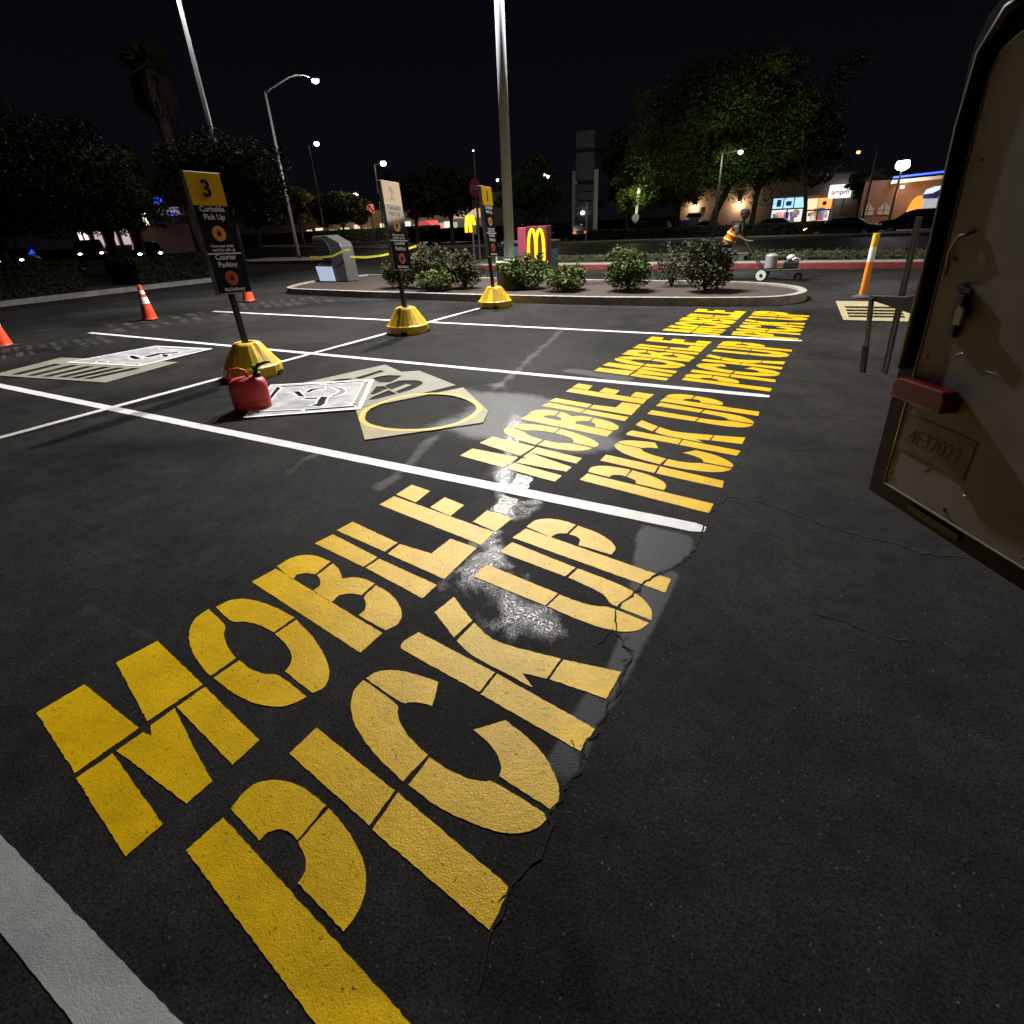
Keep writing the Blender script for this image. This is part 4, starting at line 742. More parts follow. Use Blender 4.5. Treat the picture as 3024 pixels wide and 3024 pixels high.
def shopwin(x0,x1,z0,z1,m,seed):
    b=MB(); b.box(x0,x1,60.35,60.4,z0,z1); f=b.build('window',m,t)
    b=MB(); rr=random.Random(seed)
    nn=max(2,int((x1-x0)/1.05))
    for k in range(nn+1):
        x=x0+(x1-x0)*k/nn; b.box(x-.05,x+.05,60.1,60.2,z0,z1)
    b.box(x0,x1,60.1,60.2,z1-.1,z1); b.box(x0,x1,60.1,60.2,z0,z0+.12); b.build('window_frame',M_blackpaint,f)
    cols=[(.8,.1,.1),(.7,.7,.7),(.1,.15,.4),(.6,.35,.1),(.3,.2,.15),(.5,.5,.48),(.25,.25,.3),(.2,.3,.15)]
    for k in range(18):
        x=rr.uniform(x0+.1,x1-.5); z=rr.uniform(z0+.12,z0+(z1-z0)*.6); b=MB(); b.box(x,x+rr.uniform(.2,.5),60.25,60.28,z,z+rr.uniform(.2,.6)); b.build('shelf_goods' if k%2 else 'poster',mat('print_%d_%d'%(seed,k),cols[(k+seed)%8],.5,emit=cols[(k+seed)%8],es=.55),f)  # goods and prints glow to imitate the shop's inside light on them
shopwin(-7.1,-4.5,.35,1.55,E_shopwhite,1); 
b=MB(); b.box(-7.1,-4.5,60.34,60.38,1.56,2.35); f=b.build('window',E_shopblue,t)
b=MB(); [b.box(x-.04,x+.04,60.1,60.2,1.56,2.37) for x in (-7.1,-6.2,-5.35,-4.5)]; b.box(-7.1,-4.5,60.12,60.18,2.37,2.43); b.box(-7.1,-4.5,60.12,60.18,1.50,1.56); b.build('window_frame',M_sidegrey,f)
for x0,x1,z0,z1 in ((-6.75,-6.4,1.7,2.25),(-6.0,-5.55,1.75,2.1)):
    b=MB(); b.box(x0,x1,60.2,60.3,z0,z1); b.build('poster',M_signwhite,f)
shopwin(-4.3,-2.4,.35,1.35,E_shopwhite,3)
b=MB(); b.box(-4.3,-3.5,60.34,60.38,1.37,2.2); b.build('window',E_shopwarm,t)
b=MB(); b.box(-3.45,-2.4,60.34,60.38,1.37,2.2); f=b.build('window',glow('red_orange_poster_light',(1,.45,.12),1.2),t)
b=MB(); b.sphere((-2.95,60.3,1.8),.17,sy=.2); b.build('red_badge',mat('red_badge',(.5,.02,.02),.5),f)
b=MB(); b.box(-2.2,-1.6,60.3,60.35,.1,2.2); b.build('door',mat('beige_door',(.3,.24,.2),.6),t)
ts=thing('shop_sign','lit white box sign reading ampm over the shop door','sign',(0,0,0))
b=MB(); b.box(-2.75,-1.1,59.3,59.75,2.12,3.1); b.build('box',glow('sign_white_light',(.93,.96,1),1.35),ts,bevel=.08)
Mx=lambda x,y,z:Matrix(((1,0,0,x),(0,0,-1,y),(0,1,0,z),(0,0,0,1)))
textobj('lettering','am',.52,glow('sign_red_lettering',(.85,.12,.05),.7),ts,Mx(-2.23,59.27,2.55),bold=.012)
textobj('lettering','pm',.52,mat('sign_dark_blue_lettering',(.04,.04,.16),.5,emit=(.05,.05,.2),es=.4),ts,Mx(-1.58,59.27,2.55),bold=.012)
b=MB()
for k in range(12):
    a0=math.pi*(.15+.7*k/12); a1=math.pi*(.15+.7*(k+1)/12); r_=.62
    b.tube([(-1.92+r_*math.cos(a0),59.27,2.42+r_*.85*math.sin(a0)),(-1.92+r_*math.cos(a1),59.27,2.42+r_*.85*math.sin(a1))],.03,5)
b.build('orange_swoosh',glow('sign_orange_arc',(1,.45,.1),.9),ts)
def walllamp(label,x,y,z,power,col=(1,.72,.45)):
    t=thing('wall_lamp',label,'wall lamp',(x,y,z),0,'wall lamps')
    b=MB(); b.box(-.12,.12,-.35,-.03,-.08,.1); b.build('housing',M_darkmetal,t); b=MB(); b.box(-.1,.1,-.33,-.05,-.1,-.082); b.build('lens',E_warm,t)
    ld=bpy.data.lights.new('lamp_light','POINT'); ld.energy=power; ld.color=col; ld.shadow_soft_size=.1
    lo=bpy.data.objects.new('lamp_light',ld); C.objects.link(lo); lo.parent=t; lo.location=(0,-.45,-.3)
walllamp('wall lamp throwing a warm cone of light left of the large tree trunk',-13.9,60,2.35,110)
walllamp('wall lamp throwing a warm cone of light behind the worker head',-9.9,60,2.35,140)
b=MB(); b.box(-13.3,-13.1,59.9,60,1.6,2.0); tag(b.build('meter_box',M_black),'small black box on the shop wall beside the left wall lamp','meter box')
# vending / ice boxes in front of the shop
t=thing('ice_box','blue and white ice box with a dark roof standing in front of the shop','ice box',(-13.4,57,0))
b=MB(); b.box(-1.1,-.2,0,.8,0,1.0); b.build('blue_bin',mat('blue_bin',(.05,.09,.28),.5),t); b=MB(); b.box(-.2,.7,0,.8,0,1.2); b.build('white_cabinet',mat('pale_cabinet',(.35,.35,.36),.5),t); b=MB(); b.prism([(-.5,1.2),(1.0,1.2),(.85,1.55),(-.25,1.55)],1,-.1,.9); b.build('roof',M_black,t)
# orange-lit building at the right
t=thing('restaurant_building','brown building at the right with a pale canopy edge and orange-lit wall','building',(0,0,0))
b=MB(); b.box(-.2,9,52,60,0,3.0); b.build('wall',mat('brown_stucco',(.19,.095,.055),.9,noise=.15,nscale=1),t)
b=MB(); b.prism([(1.35,2.72),(9.2,3.05),(9.2,3.25),(1.35,2.92)],1,51.0,52.2); b.build('canopy_edge',mat('cream_fascia',(.6,.55,.45),.7),t)
b=MB(); b.prism([(1.4,3.05),(9.2,3.42),(9.2,3.52),(1.4,3.15)],1,51.1,51.25); b.build('blue_light_strip',E_blue,t)
b=MB(); n=18; b.prism([(3.3+.56*math.cos(math.pi*k/n),.8+1.12*math.sin(math.pi*k/n)) for k in range(n+1)],1,51.9,51.98); b.build('orange_wall_glow',glow('orange_wall_glow_light',(1,.22,.01),1.9),t)  # self-glowing half-round panel stands for the orange light on the wall
for x in (-.05,.95):
    b=MB(); b.prism([(x+.02,.85),(x+.75,.85),(x+.75,1.25),(x+.385,1.6),(x+.02,1.25)],1,51.9,51.97); f=b.build('window',glow('dim_window_light',(1,.72,.5),.22),t); b=MB(); b.box(x+.35,x+.42,51.85,51.9,.85,1.5); b.box(x+.02,x+.75,51.85,51.9,1.1,1.15); b.build('window_frame',M_roof,f)
b=MB(); b.box(2.0,2.2,51.3,51.8,2.45,2.55); b.build('canopy_lamp',E_white,t)
ld=bpy.data.lights.new('canopy_light','POINT'); ld.energy=110; ld.color=(1,.55,.25); ld.shadow_soft_size=.2; lo=bpy.data.objects.new('canopy_light',ld); C.objects.link(lo); lo.parent=t; lo.location=(2.8,50.4,2.0)
far_lamp('dazzling white floodlight at the right above the blue light strip',1.75,50,3.75,.42,glow('floodlight_white',(.9,.95,1),30),110,(.9,.95,1))
t=thing('box_sign','white and blue lit sign at the right against the brown building','sign',(0,0,0))
b=MB(); b.prism([(3.35,1.75),(3.5,2.25),(3.9,2.4),(5.2,2.5),(5.2,1.7)],1,50.9,51.1); b.build('white_panel',glow('pale_sign_light',(.8,.88,1),1.0),t)
b=MB(); b.prism([(3.35,1.72),(3.42,1.98),(3.9,2.02),(4.4,2.3),(4.25,1.72)],1,50.85,50.899); b.build('blue_panel',mat('navy_panel',(.02,.03,.18),.4),t)
b=MB(); b.box(3.5,4.6,51.2,51.3,.5,1.7); b.build('lower_panel',glow('lower_pale_light',(.85,.9,.9),.5),t)
# background row of shops, left
t=thing('shop_row','long lit row of shops far behind the hedge at the left','shops',(0,0,0))
b=MB(); b.box(-92,-50,76,84,0,4.2); b.build('wall',mat('shop_row_wall',(.14,.11,.085),.9,noise=.4,nscale=.3),t)
rr=random.Random(3); x=-84
while x<-53:
    wdt=rr.uniform(.8,2.6); m=[E_shopwarm,glow('shop_pink_light',(1,.75,.72),.9),glow('shop_gold_light',(1,.62,.2),1.3),E_shopwhite][rr.randrange(4)]
    b=MB(); b.box(x,x+wdt,75.85,75.95,.6,rr.uniform(1.6,2.4)); b.build('window',m,t); x+=wdt+rr.uniform(.4,1.4)
b=MB(); b.box(-77.5,-74.5,75.6,75.9,3.1,4.1); b.build('gold_sign',glow('gold_sign_light',(1,.72,.1),1.6),t)
ld=bpy.data.lights.new('shop_light','POINT'); ld.energy=1500; ld.color=(1,.68,.3); ld.shadow_soft_size=.5; lo=bpy.data.objects.new('shop_light',ld); C.objects.link(lo); lo.parent=t; lo.location=(-72,70,2.5)
ld=bpy.data.lights.new('shop_light','POINT'); ld.energy=700; ld.color=(1,.75,.5); ld.shadow_soft_size=.5; lo=bpy.data.objects.new('shop_light',ld); C.objects.link(lo); lo.parent=t; lo.location=(-60,70,2.5)
t=thing('shop_sign','red lit sign under the white lamp left of the sign numbered 2','sign',(0,0,0))
b=MB(); b.box(-54.9,-53.6,59.8,60,3.3,4.3); b.build('panel',glow('red_sign_light',(1,.10,.10),1.0),t,bevel=.1); b=MB(); b.tube([(-54.2,59.9,0),(-54.2,59.9,3.3)],.1,8); b.build('post',M_darkmetal,t)
t=thing('parked_van','pinkish red vehicle far behind the hedge, beside the sign numbered 2','vehicle',(0,0,0))
b=MB(); b.prism([(-51.9,.3),(-51.9,1.5),(-51.4,2.2),(-50.2,2.25),(-48.8,1.3),(-48.3,1.1),(-48.3,.3)],1,66,68); b.build('body',mat('pink_red_glow',(.6,.08,.10),.5,emit=(1,.1,.13),es=.35),t,bevel=.1)  # glow put into the paint to imitate light on the body
for x in (-51.3,-49):
    b=MB(); b.tube([(x,65.95,.4),(x,66.1,.4)],.38,14); b.build('wheel',M_tyre,t)
# pale building behind, centre
t=thing('pale_building','pale flat-fronted building behind the trees, right of the sign numbered 2','building',(0,0,0))
b=MB(); b.box(-49.5,-44.2,71,78,0,5.3); b.build('upper_wall',mat('pale_stucco',(.42,.38,.30),.9),t); b=MB()
b.box(-49.3,-44.4,70.9,70.98,.3,2.3); b.build('dark_lower_front',M_roof,t)
for k in range(5):
    b=MB(); b.box(-56+k*2.3,-55.3+k*2.3,70.5,70.6,.5,1.9); b.build('window',glow('dim_shop_window',(.8,.85,.7),.5),t)
ld=bpy.data.lights.new('porch_light','POINT'); ld.energy=900; ld.color=(1,.8,.6); ld.shadow_soft_size=.3; lo=bpy.data.objects.new('porch_light',ld); C.objects.link(lo); lo.parent=t; lo.location=(-46.5,67,3.3)
# stop sign
t=thing('stop_sign','red octagonal stop sign on a thin post left of the sign numbered 1','stop sign',(-15.45,24.2,0),R(-18))
b=MB(); b.tube([(0,0,0),(0,0,3.35)],.035,8); b.build('post',M_steel,t)
b=MB(); b.prism([(.40*math.cos(math.pi/8+math.pi/4*k),2.98+.40*math.sin(math.pi/8+math.pi/4*k)) for k in range(8)],1,-.06,-.04); so=b.build('octagon',mat('stop_red',(.35,.015,.03),.4),t)
textobj('lettering','STOP',.26,mat('stop_white',(.35,.33,.33),.5),so,Mx(0,-.063,2.98),bold=.004)
b=MB(); b.box(-.28,.28,-.06,-.04,2.2,2.5); b.build('lower_plate',mat('maroon_plate',(.12,.03,.04),.5),t)
# lit white post + sign
t=thing('lit_post','white post lit from above with a small round notice, left of the big tree','post',(-14.95,45.9,0),0)
ld=bpy.data.lights.new('lamp_light','POINT'); ld.energy=140; ld.color=(.9,1,.6); ld.shadow_soft_size=.2; lo=bpy.data.objects.new('lamp_light',ld); C.objects.link(lo); lo.parent=t; lo.location=(.2,-1.5,3.3)
b=MB(); b.tube([(0,0,0),(0,0,1.7)],.07,8); b.build('lower_post',mat('lit_post_lower',(.6,.6,.5),.6),t); b=MB(); b.tube([(0,0,1.7),(.12,0,3.35)],[.09,.13],8); b.build('upper_post',mat('glowing_post_upper',(.8,.85,.62),.6,emit=(.9,1,.65),es=.45),t)  # upper part is paler and glows to imitate light from above
b=MB(); b.lathe([(.28,0),(.28,.04)],n=18); o=b.build('notice',mat('notice_grey',(.4,.4,.48),.5),t); o.rotation_euler=(R(90),0,0); o.location=(0,-.1,1.4)
for x,y,h in ((-17.4,42,2.6),(-33.5,48,1.9)):
    b=MB(); b.tube([(x,y,0),(x,y,h)],.05,8); tag(b.build('thin_post',mat('pale_post_paint',(.45,.43,.36),.6)),'thin pale post %s'%('standing left of the dark parked car under the big tree' if x>-20 else 'behind the dark hedge right of the kiosk'),'post')
# left building with blue lights
t=thing('shop_building','pale shop building with blue neon at the far left behind the sign numbered 3','building',(0,0,0))
b=MB(); b.box(-82.8,-78.2,50,54,0,5.3); b.build('wall',mat('lit_pale_wall',(.4,.38,.36),.9,noise=.5,nscale=.8),t)
b=MB(); b.box(-83.0,-81.4,49.7,49.9,5.9,6.5); b.box(-82.6,-81.8,49.7,49.9,5.6,5.9); b.build('upper_neon',E_blue,t)
b=MB(); b.box(-81.9,-79.2,49.7,49.9,3.9,4.35); b.box(-81.2,-79.9,49.7,49.9,3.5,3.9); b.build('lower_neon',E_blue,t)
b=MB(); b.sphere((-82.0,49.6,4.9),.2); b.build('wall_lamp_lens',E_warm,t)
ld=bpy.data.lights.new('porch_light','POINT'); ld.energy=500; ld.color=(.9,.9,1); ld.shadow_soft_size=.3; lo=bpy.data.objects.new('porch_light',ld); C.objects.link(lo); lo.parent=t; lo.location=(-80.5,46.5,3.0)
t=thing('shop_building','low dull pink building behind the headlights at the far left','building',(0,0,0))
b=MB(); b.box(-86,-71,40,46,0,4.0); b.build('wall',mat('dull_pink_wall',(.24,.16,.15),.9,noise=.3,nscale=.5),t)
for x,wd in ((-84.6,.6),(-83.3,.7),(-81,1.6),(-78,1.8),(-75,1.5)):
    b=MB(); b.box(x,x+wd,39.85,39.95,1.2,2.8); b.build('window',glow('pinkish_window_light',(1,.82,.78),.55 if wd>1 else 1.6),t)
b=MB(); b.box(-69.4,-68.9,39.8,40,3.0,4.2); tag(b.build('lit_notice',glow('cream_light',(1,.95,.6),3)),'small cream lit notice left of the blue neon at the far left','lit sign')
# ------------------------------------------------------------ cars
def car(label,x,y,rz,kind,paint,heads=0,tails=0,scale=1,grp='cars on the street'):
    t=thing('parked_car' if not heads else 'car',label,'car',(x,y,-.12 if y>30 else 0),rz,grp); t.scale=(.84,.84,.74) if y>30 else (1,1,1)
    if kind=='sedan':
        prof=[(-2.25,.32),(-2.28,.62),(-2.15,.88),(-1.55,.96),(-.95,1.38),(-.2,1.45),(.55,1.40),(1.15,1.0),(2.0,.84),(2.28,.62),(2.25,.32)]; gl=[(-1.35,.98),(-.88,1.33),(-.2,1.39),(.5,1.34),(1.0,1.0)]
    else:
        prof=[(-2.3,.38),(-2.33,.9),(-2.2,1.15),(-2.0,1.68),(-1.2,1.78),(.2,1.76),(.75,1.6),(1.25,1.15),(2.15,1.0),(2.33,.75),(2.3,.38)]; gl=[(-2.0,1.17),(-1.85,1.62),(-1.1,1.7),(.2,1.68),(.65,1.54),(1.05,1.17)]
    b=MB(); n=len(prof); W_=.9
    secs=[]
    for yy,k in ((-W_,.97),(-W_*.93,1.0),(W_*.93,1.0),(W_,.97)):
        secs.append([(px_,yy*(1.0 if pz<1.02 else .84),.32+(pz-.32)*k if abs(yy)==W_ else pz) for px_,pz in prof])
    vs=sum(secs,[]); fs=[]
    for s_ in range(3):
        for i in range(n): fs.append((s_*n+i,s_*n+(i+1)%n,(s_+1)*n+(i+1)%n,(s_+1)*n+i))
    fs+=[tuple(range(n))[::-1],tuple(3*n+i for i in range(n))]
    b.add(vs,fs); b.build('body',paint,t,bevel=.04)
    for s_ in (-1,1):
        b=MB(); b.add([(px_,s_*(W_*(.985 if pz<1.2 else .86)+.012),pz) for px_,pz in gl],[tuple(range(len(gl)))]); b.build('side_window',M_glassdark,t)
    z1=1.0 if kind=='sedan' else 1.17
    b=MB(); (fx,fz)=(gl[-1][0]+.16,z1+.01); (tx,tz)=(gl[-2][0]+.06,gl[-2][1]+.04); b.quad((fx,-.75,fz),(fx,.75,fz),(tx,.66,tz),(tx,-.66,tz)); b.build('windscreen',M_glassdark,t,fix=False)
    b=MB(); (fx,fz)=(gl[0][0]-.16,z1+.01); (tx,tz)=(gl[1][0]-.06,gl[1][1]+.04); b.quad((fx,-.75,fz),(fx,.75,fz),(tx,.66,tz),(tx,-.66,tz)); b.build('rear_window',M_glassdark,t,fix=False)
    for wx in (-1.42,1.42):
        for s_ in (-1,1):
            b=MB(); b.tube([(wx,s_*.72,.33),(wx,s_*.915,.33)],.33,18); wo=b.build('wheel',M_tyre,t); b=MB(); b.tube([(wx,s_*.90,.33),(wx,s_*.93,.33)],.2,14); b.build('rim',M_rim,wo)
    zh=.66 if kind=='sedan' else .85
    for s_ in (-1,1):
        b=MB(); b.sphere((2.24,s_*.66,zh),.13,sx=.5,sz=.6); b.build('headlight',[M_chrome,E_head,E_warm][heads],t,smooth=True)
        b=MB(); b.box(-2.32,-2.2,s_*.66-.14,s_*.66+.14,zh+.05,zh+.22); b.build('taillight',E_tail if tails else mat('dull_taillight',(.2,.01,.01),.3),t)
    return t
M_carblack=mat('black_car_paint',(.006,.006,.008),.15,spec=.8,coat=.5); M_carwhite=mat('white_car_paint',(.55,.55,.56),.25,coat=.5); M_carnavy=mat('navy_car_paint',(.008,.01,.02),.2,coat=.5); M_cargrey=mat('grey_car_paint',(.10,.10,.11),.3,coat=.5)
car('black low car with one warm headlight in front of the shop door',-.85,40.6,R(178),'sedan',M_carblack,2)
car('black sport utility car at the right, in front of the orange-lit building',2.9,43.4,R(176),'suv',M_carblack)
car('white car half hidden behind the large tree trunk',-11.0,53.5,R(8),'sedan',M_carwhite)
car('dark car under the big tree, left of the worker',-13.8,44.6,R(182),'suv',M_carnavy)
car('dark car with a bright red tail light in front of the pylon sign',-20.2,44.2,R(184),'suv',M_carnavy,0,1).rotation_euler=(0,0,R(4+150))
t_=car('dark low car parked at the kerb by the shop windows',-5.6,52,R(0),'sedan',M_cargrey)
car('first car at the far left, its two white headlights facing the lot',-50.5,24.3,R(-28),'suv',M_carnavy,1)
car('second car at the far left, headlights on, behind and right of the first',-47.0,26.5,R(-26),'sedan',M_carnavy,1)
car('dark car with small headlights nearest the far left corner',-55.8,21.6,R(-35),'sedan',M_carnavy,1)
# ------------------------------------------------------------ line striping machine
t=thing('line_striper','walk-behind line striping machine with white wheels and a paint tank','striping machine',(-1.75,15.65,0),R(2))
b=MB(); b.tube([(-.15,-.24,.24),(.75,-.24,.26),(.75,.24,.26),(-.15,.24,.24)],.02,8); b.tube([(-.15,-.24,.24),(-.15,.24,.24)],.02,8); b.tube([(-.1,-.2,.26),(-.62,-.2,.98),(-.70,-.2,1.0)],.016,8); b.tube([(-.1,.2,.26),(-.62,.2,.98),(-.70,.2,1.0)],.016,8); b.tube([(-.5,-.2,.82),(-.5,.2,.82)],.014,6); b.build('frame',M_darkmetal,t)
for s_ in (-1,1):
    b=MB(); b.tube([(-.08,s_*.26,.145),(-.08,s_*.33,.145)],.145,20); wo=b.build('wheel',M_tyre,t); b=MB(); b.tube([(-.08,s_*.325,.145),(-.08,s_*.345,.145)],.115,18); ro=b.build('rim',mat('white_wheel',(.75,.74,.70),.5),wo); 
    b=MB(); b.tube([(-.08,s_*.34,.145),(-.08,s_*.352,.145)],.035,12); b.build('hub',M_black,wo)
b=MB(); b.tube([(.72,-.03,.09),(.72,.03,.09)],.09,16); wo=b.build('front_wheel',M_tyre,t); b=MB(); b.tube([(.72,-.035,.09),(.72,.035,.09)],.05,12); b.build('rim',M_rim,wo)
b=MB(); b.lathe([(.13,.27),(.14,.29),(.14,.55),(.12,.58),(.05,.60)],.08,0,18); b.build('paint_bucket',mat('pale_bucket',(.24,.24,.24),.5),t,smooth=False)
b=MB(); b.box(.36,.68,-.14,.14,.28,.42); b.build('engine_block',M_black,t,bevel=.02)
b=MB(); b.sphere((.50,0,.50),.10,sz=.8); b.build('fuel_tank',mat('white_tank',(.4,.4,.39),.4),t,smooth=True)
b=MB(); b.tube([(.55,-.1,.45),(.62,-.12,.5),(.70,-.12,.46)],.035,8); b.build('exhaust',M_rim,t)
b=MB(); b.tube([(.2,-.2,.3),(.45,-.3,.22),(.55,-.3,.12),(.5,-.3,.06)],.012,6); b.build('paint_hose',M_black,t)
b=MB(); b.tube([(-.70,-.2,1.0),(-.76,-.2,1.01)],.022,8); b.tube([(-.70,.2,1.0),(-.76,.2,1.01)],.022,8); b.build('grip',M_rim,t)
# ------------------------------------------------------------ worker
def skin(name,joints,edges,m,parent,sub=2,root=0):
    me=bpy.data.meshes.new(name); me.from_pydata([j[:3] for j in joints],edges,[])
    o=bpy.data.objects.new(name,me); C.objects.link(o); o.parent=parent
    md=o.modifiers.new('skin','SKIN'); md.use_smooth_shade=True
    for i,j in enumerate(joints):
        r_=j[3] if hasattr(j[3],'__len__') else (j[3],j[3]); me.skin_vertices[0].data[i].radius=r_
        me.skin_vertices[0].data[i].use_root=(i==root)
    s_=o.modifiers.new('sub','SUBSURF'); s_.levels=sub; s_.render_levels=sub
    me.materials.append(m); return o
t=thing('person','person in an orange and yellow safety vest leaning forward to push the striping machine','person',(-2.74,15.65,0),0); t.scale=(.92,.92,.88)
M_skin=mat('skin',(.16,.085,.055),.6); M_shirt=mat('dark_shirt',(.03,.028,.03),.9); M_jeans=mat('blue_jeans',(.02,.07,.13),.9); M_vest=mat('orange_vest',(.85,.12,.02),.7); M_vesty=mat('yellow_reflective',(.75,.85,.15),.5)
# local x points to the machine (right)
J=[(0,0,.92,.12),(.05,0,1.05,.125),(.15,0,1.22,.14),(.23,0,1.36,.13),(.27,0,1.44,.06),(.31,0,1.52,.05),(.34,0,1.60,.095),(.36,0,1.66,.09),
   (.22,-.18,1.36,.06),(.30,-.24,1.12,.045),(.55,-.21,1.00,.035),(.22,.18,1.36,.06),(.30,.24,1.12,.045),(.55,.21,1.00,.035),
   (.0,-.09,.86,.10),(.12,-.10,.50,.065),(.02,-.10,.10,.045),(.16,-.10,.045,.04),(0,.09,.86,.10),(-.10,.10,.50,.065),(-.30,.10,.14,.045),(-.18,.10,.05,.04),(.61,-.20,.995,.032),(.61,.20,.995,.032)]
Ed=[(0,1),(1,2),(2,3),(3,4),(4,5),(5,6),(6,7),(3,8),(8,9),(9,10),(10,22),(3,11),(11,12),(12,13),(13,23),(0,14),(14,15),(15,16),(16,17),(0,18),(18,19),(19,20),(20,21)]
body=skin('body',J,Ed,M_skin,t)
skin('shirt_sleeves',[(.22,-.14,1.36,.075),(.23,-.2,1.33,.07),(.28,-.235,1.15,.058),(.22,0,1.36,.14),(.22,.14,1.36,.075),(.23,.2,1.33,.07),(.28,.235,1.15,.058)],[(3,0),(0,1),(1,2),(3,4),(4,5),(5,6)],M_shirt,body,root=3)
skin('safety_vest',[(-.01,0,.90,(.15,.17)),(.05,0,1.05,(.15,.165)),(.15,0,1.22,(.165,.175)),(.235,0,1.37,(.15,.15))],[(0,1),(1,2),(2,3)],M_vest,body)
vb=MB()
for (c0,c1,rr_) in (((.045,0,1.03),(.062,0,1.065),.172),((.12,0,1.155),(.14,0,1.19),.180)): vb.tube([c0,c1],rr_,20)
vo=vb.build('vest_bands',M_vesty,body)
skin('trousers',[(0,0,.93,(.14,.15)),(0,-.09,.84,.115),(.12,-.10,.50,.085),(.03,-.10,.13,.07),(0,.09,.84,.115),(-.10,.10,.50,.085),(-.29,.10,.17,.07)],[(0,1),(1,2),(2,3),(0,4),(4,5),(5,6)],M_jeans,body)
sh=MB(); sh.box(-.05,.22,-.15,-.05,.0,.085); sh.box(-.37,-.10,.05,.15,.0,.085); sh.build('shoes',M_black,body,bevel=.02)
hd=MB(); hd.sphere((.355,0,1.655),.115,sz=1.05,n=16); hd.build('face',M_skin,body,smooth=True)
hc=MB(); hc.lathe([(.118,1.66),(.122,1.70),(.10,1.765),(.05,1.79)],.345,0,18); hc.box(.40,.52,-.07,.07,1.675,1.69); hc.build('cap',mat('dark_cap',(.012,.013,.02),.8),body,smooth=False)
fc=MB(); fc.sphere((.468,0,1.645),.018); [fc.sphere((.45,s_*.035,1.67),.010) for s_ in (-1,1)]; fc.box(.445,.462,-.022,.022,1.595,1.602); [fc.sphere((.35,s_*.115,1.655),.022,sx=.6,sy=.4) for s_ in (-1,1)]; fc.build('facial_features',mat('dark_features',(.05,.025,.02),.6),body)
hh=MB()
for s_ in (-1,1):
    hh.sphere((.615,s_*.205,1.0),.036,sz=.7)
    for k in range(4): hh.tube([(.60+.018*k,s_*.205,1.02),(.605+.018*k,s_*.23,1.035-.003*k),(.61+.018*k,s_*.235,1.0),(.61+.018*k,s_*.215,.985)],[.010,.009,.009,.008],6)
    hh.tube([(.61,s_*.19,1.01),(.635,s_*.18,.995),(.65,s_*.19,.985)],[.011,.010,.008],6)
hh.build('hands',M_skin,body,smooth=True)
# ------------------------------------------------------------ truck and its open door
t=thing('box_truck','pale grime-streaked truck with its rear door swung open at the right edge','truck',(0,0,0))
M_door=mat('grimy_door_skin',(.38,.375,.39),.75,col2=(.26,.252,.255),nscale=3.2,bump=.3,bscale=7); M_frame=mat('black_rubber_frame',(.005,.005,.006),.5,spec=.25,noise=.3,nscale=10)
M_edge=mat('worn_metal_edge',(.30,.27,.22),.35,metal=.7); M_lampred=mat('red_marker_lens',(.17,.007,.009),.35)
dd=Vector((.547062,-.837092,0)); nn=Vector((-.837092,-.547062,0)); c0=Vector((.206,2.009,0))   # nn faces the camera
def DP(s,z,o=0): return tuple(c0+dd*s+nn*o+Vector((0,0,z)))
DW=1.18
outer=[(-.005,.692),(-.03,1.235),(-.045,1.45),(-.06,1.65),(-.078,1.784),(-.083,1.84),(-.078,1.885),(-.062,1.925),(-.03,1.955),(.02,1.972),(DW-.12,1.972),(DW-.04,1.95),(DW,1.89),(DW,.70)]
inner=[(.062,.748),(.052,1.0),(.045,1.20),(.024,1.50),(.008,1.70),(.003,1.80),(.02,1.845),(.06,1.865),(DW-.13,1.865),(DW-.09,1.83),(DW-.08,.752)]
def dprism(poly,o0,o1,name,m,par,bev=0):
    mb=MB(); n=len(poly); mb.add([DP(s,z,o0) for s,z in poly]+[DP(s,z,o1) for s,z in poly],[tuple(range(n)),tuple(range(n,2*n))[::-1]]+[(i,(i+1)%n,n+(i+1)%n,n+i) for i in range(n)])
    return mb.build(name,m,par,bevel=bev)
door=dprism(outer,-.045,0,'rear_door',M_frame,t)
dprism(inner,.001,.006,'door_skin',M_door,door)
# raised seal: round tube along the outline
mb=MB(); mb.tube([DP(s,z,-.022) for s,z in outer[:11]],.009,8); mb.build('metal_edge',M_edge,door,smooth=True)
mb=MB(); mb.tube([DP(s,z,.006) for s,z in inner+[inner[0]]],.004,6); mb.build('trim_line',M_edge,door,smooth=True)
mb=MB(); mb.tube([DP(s+.022,z+.0,.012) for s,z in [(-.02,1.1),(-.035,1.45),(-.058,1.7),(-.055,1.85),(-.01,1.92),(.05,1.93)]],.014,8); mb.build('rubber_seal',M_black,door,smooth=True)
dprism([(.180,.712),(.372,.712),(.372,.732),(.180,.732)],.001,.008,'drain_slot',M_black,door)
mk=dprism([(.035,1.028),(.232,1.030),(.236,1.075),(.22,1.088),(.05,1.086),(.033,1.07)],.007,.055,'marker_light',M_lampred,door,.006)
pl=dprism([(.075,.875),(.325,.875),(.325,.985),(.075,.985)],.007,.009,'number_plate',mat('grimy_plate',(.20,.165,.145),.5,noise=.4,nscale=20),door,.002)
mp=Matrix(((dd.x,0,nn.x,0),(dd.y,0,nn.y,0),(0,1,0,0),(0,0,0,1)))
ct=Vector(DP(.20,.925,.0095)); mp=Matrix.Translation(ct)@mp
textobj('plate_characters','4F37022',.062,mat('plate_dark',(.05,.04,.035),.5),pl,mp,ext=.0008,sx=.9)
M_scr=mat('scratched_metal',(.5,.46,.42),.35,metal=.5)
sr=random.Random(9)
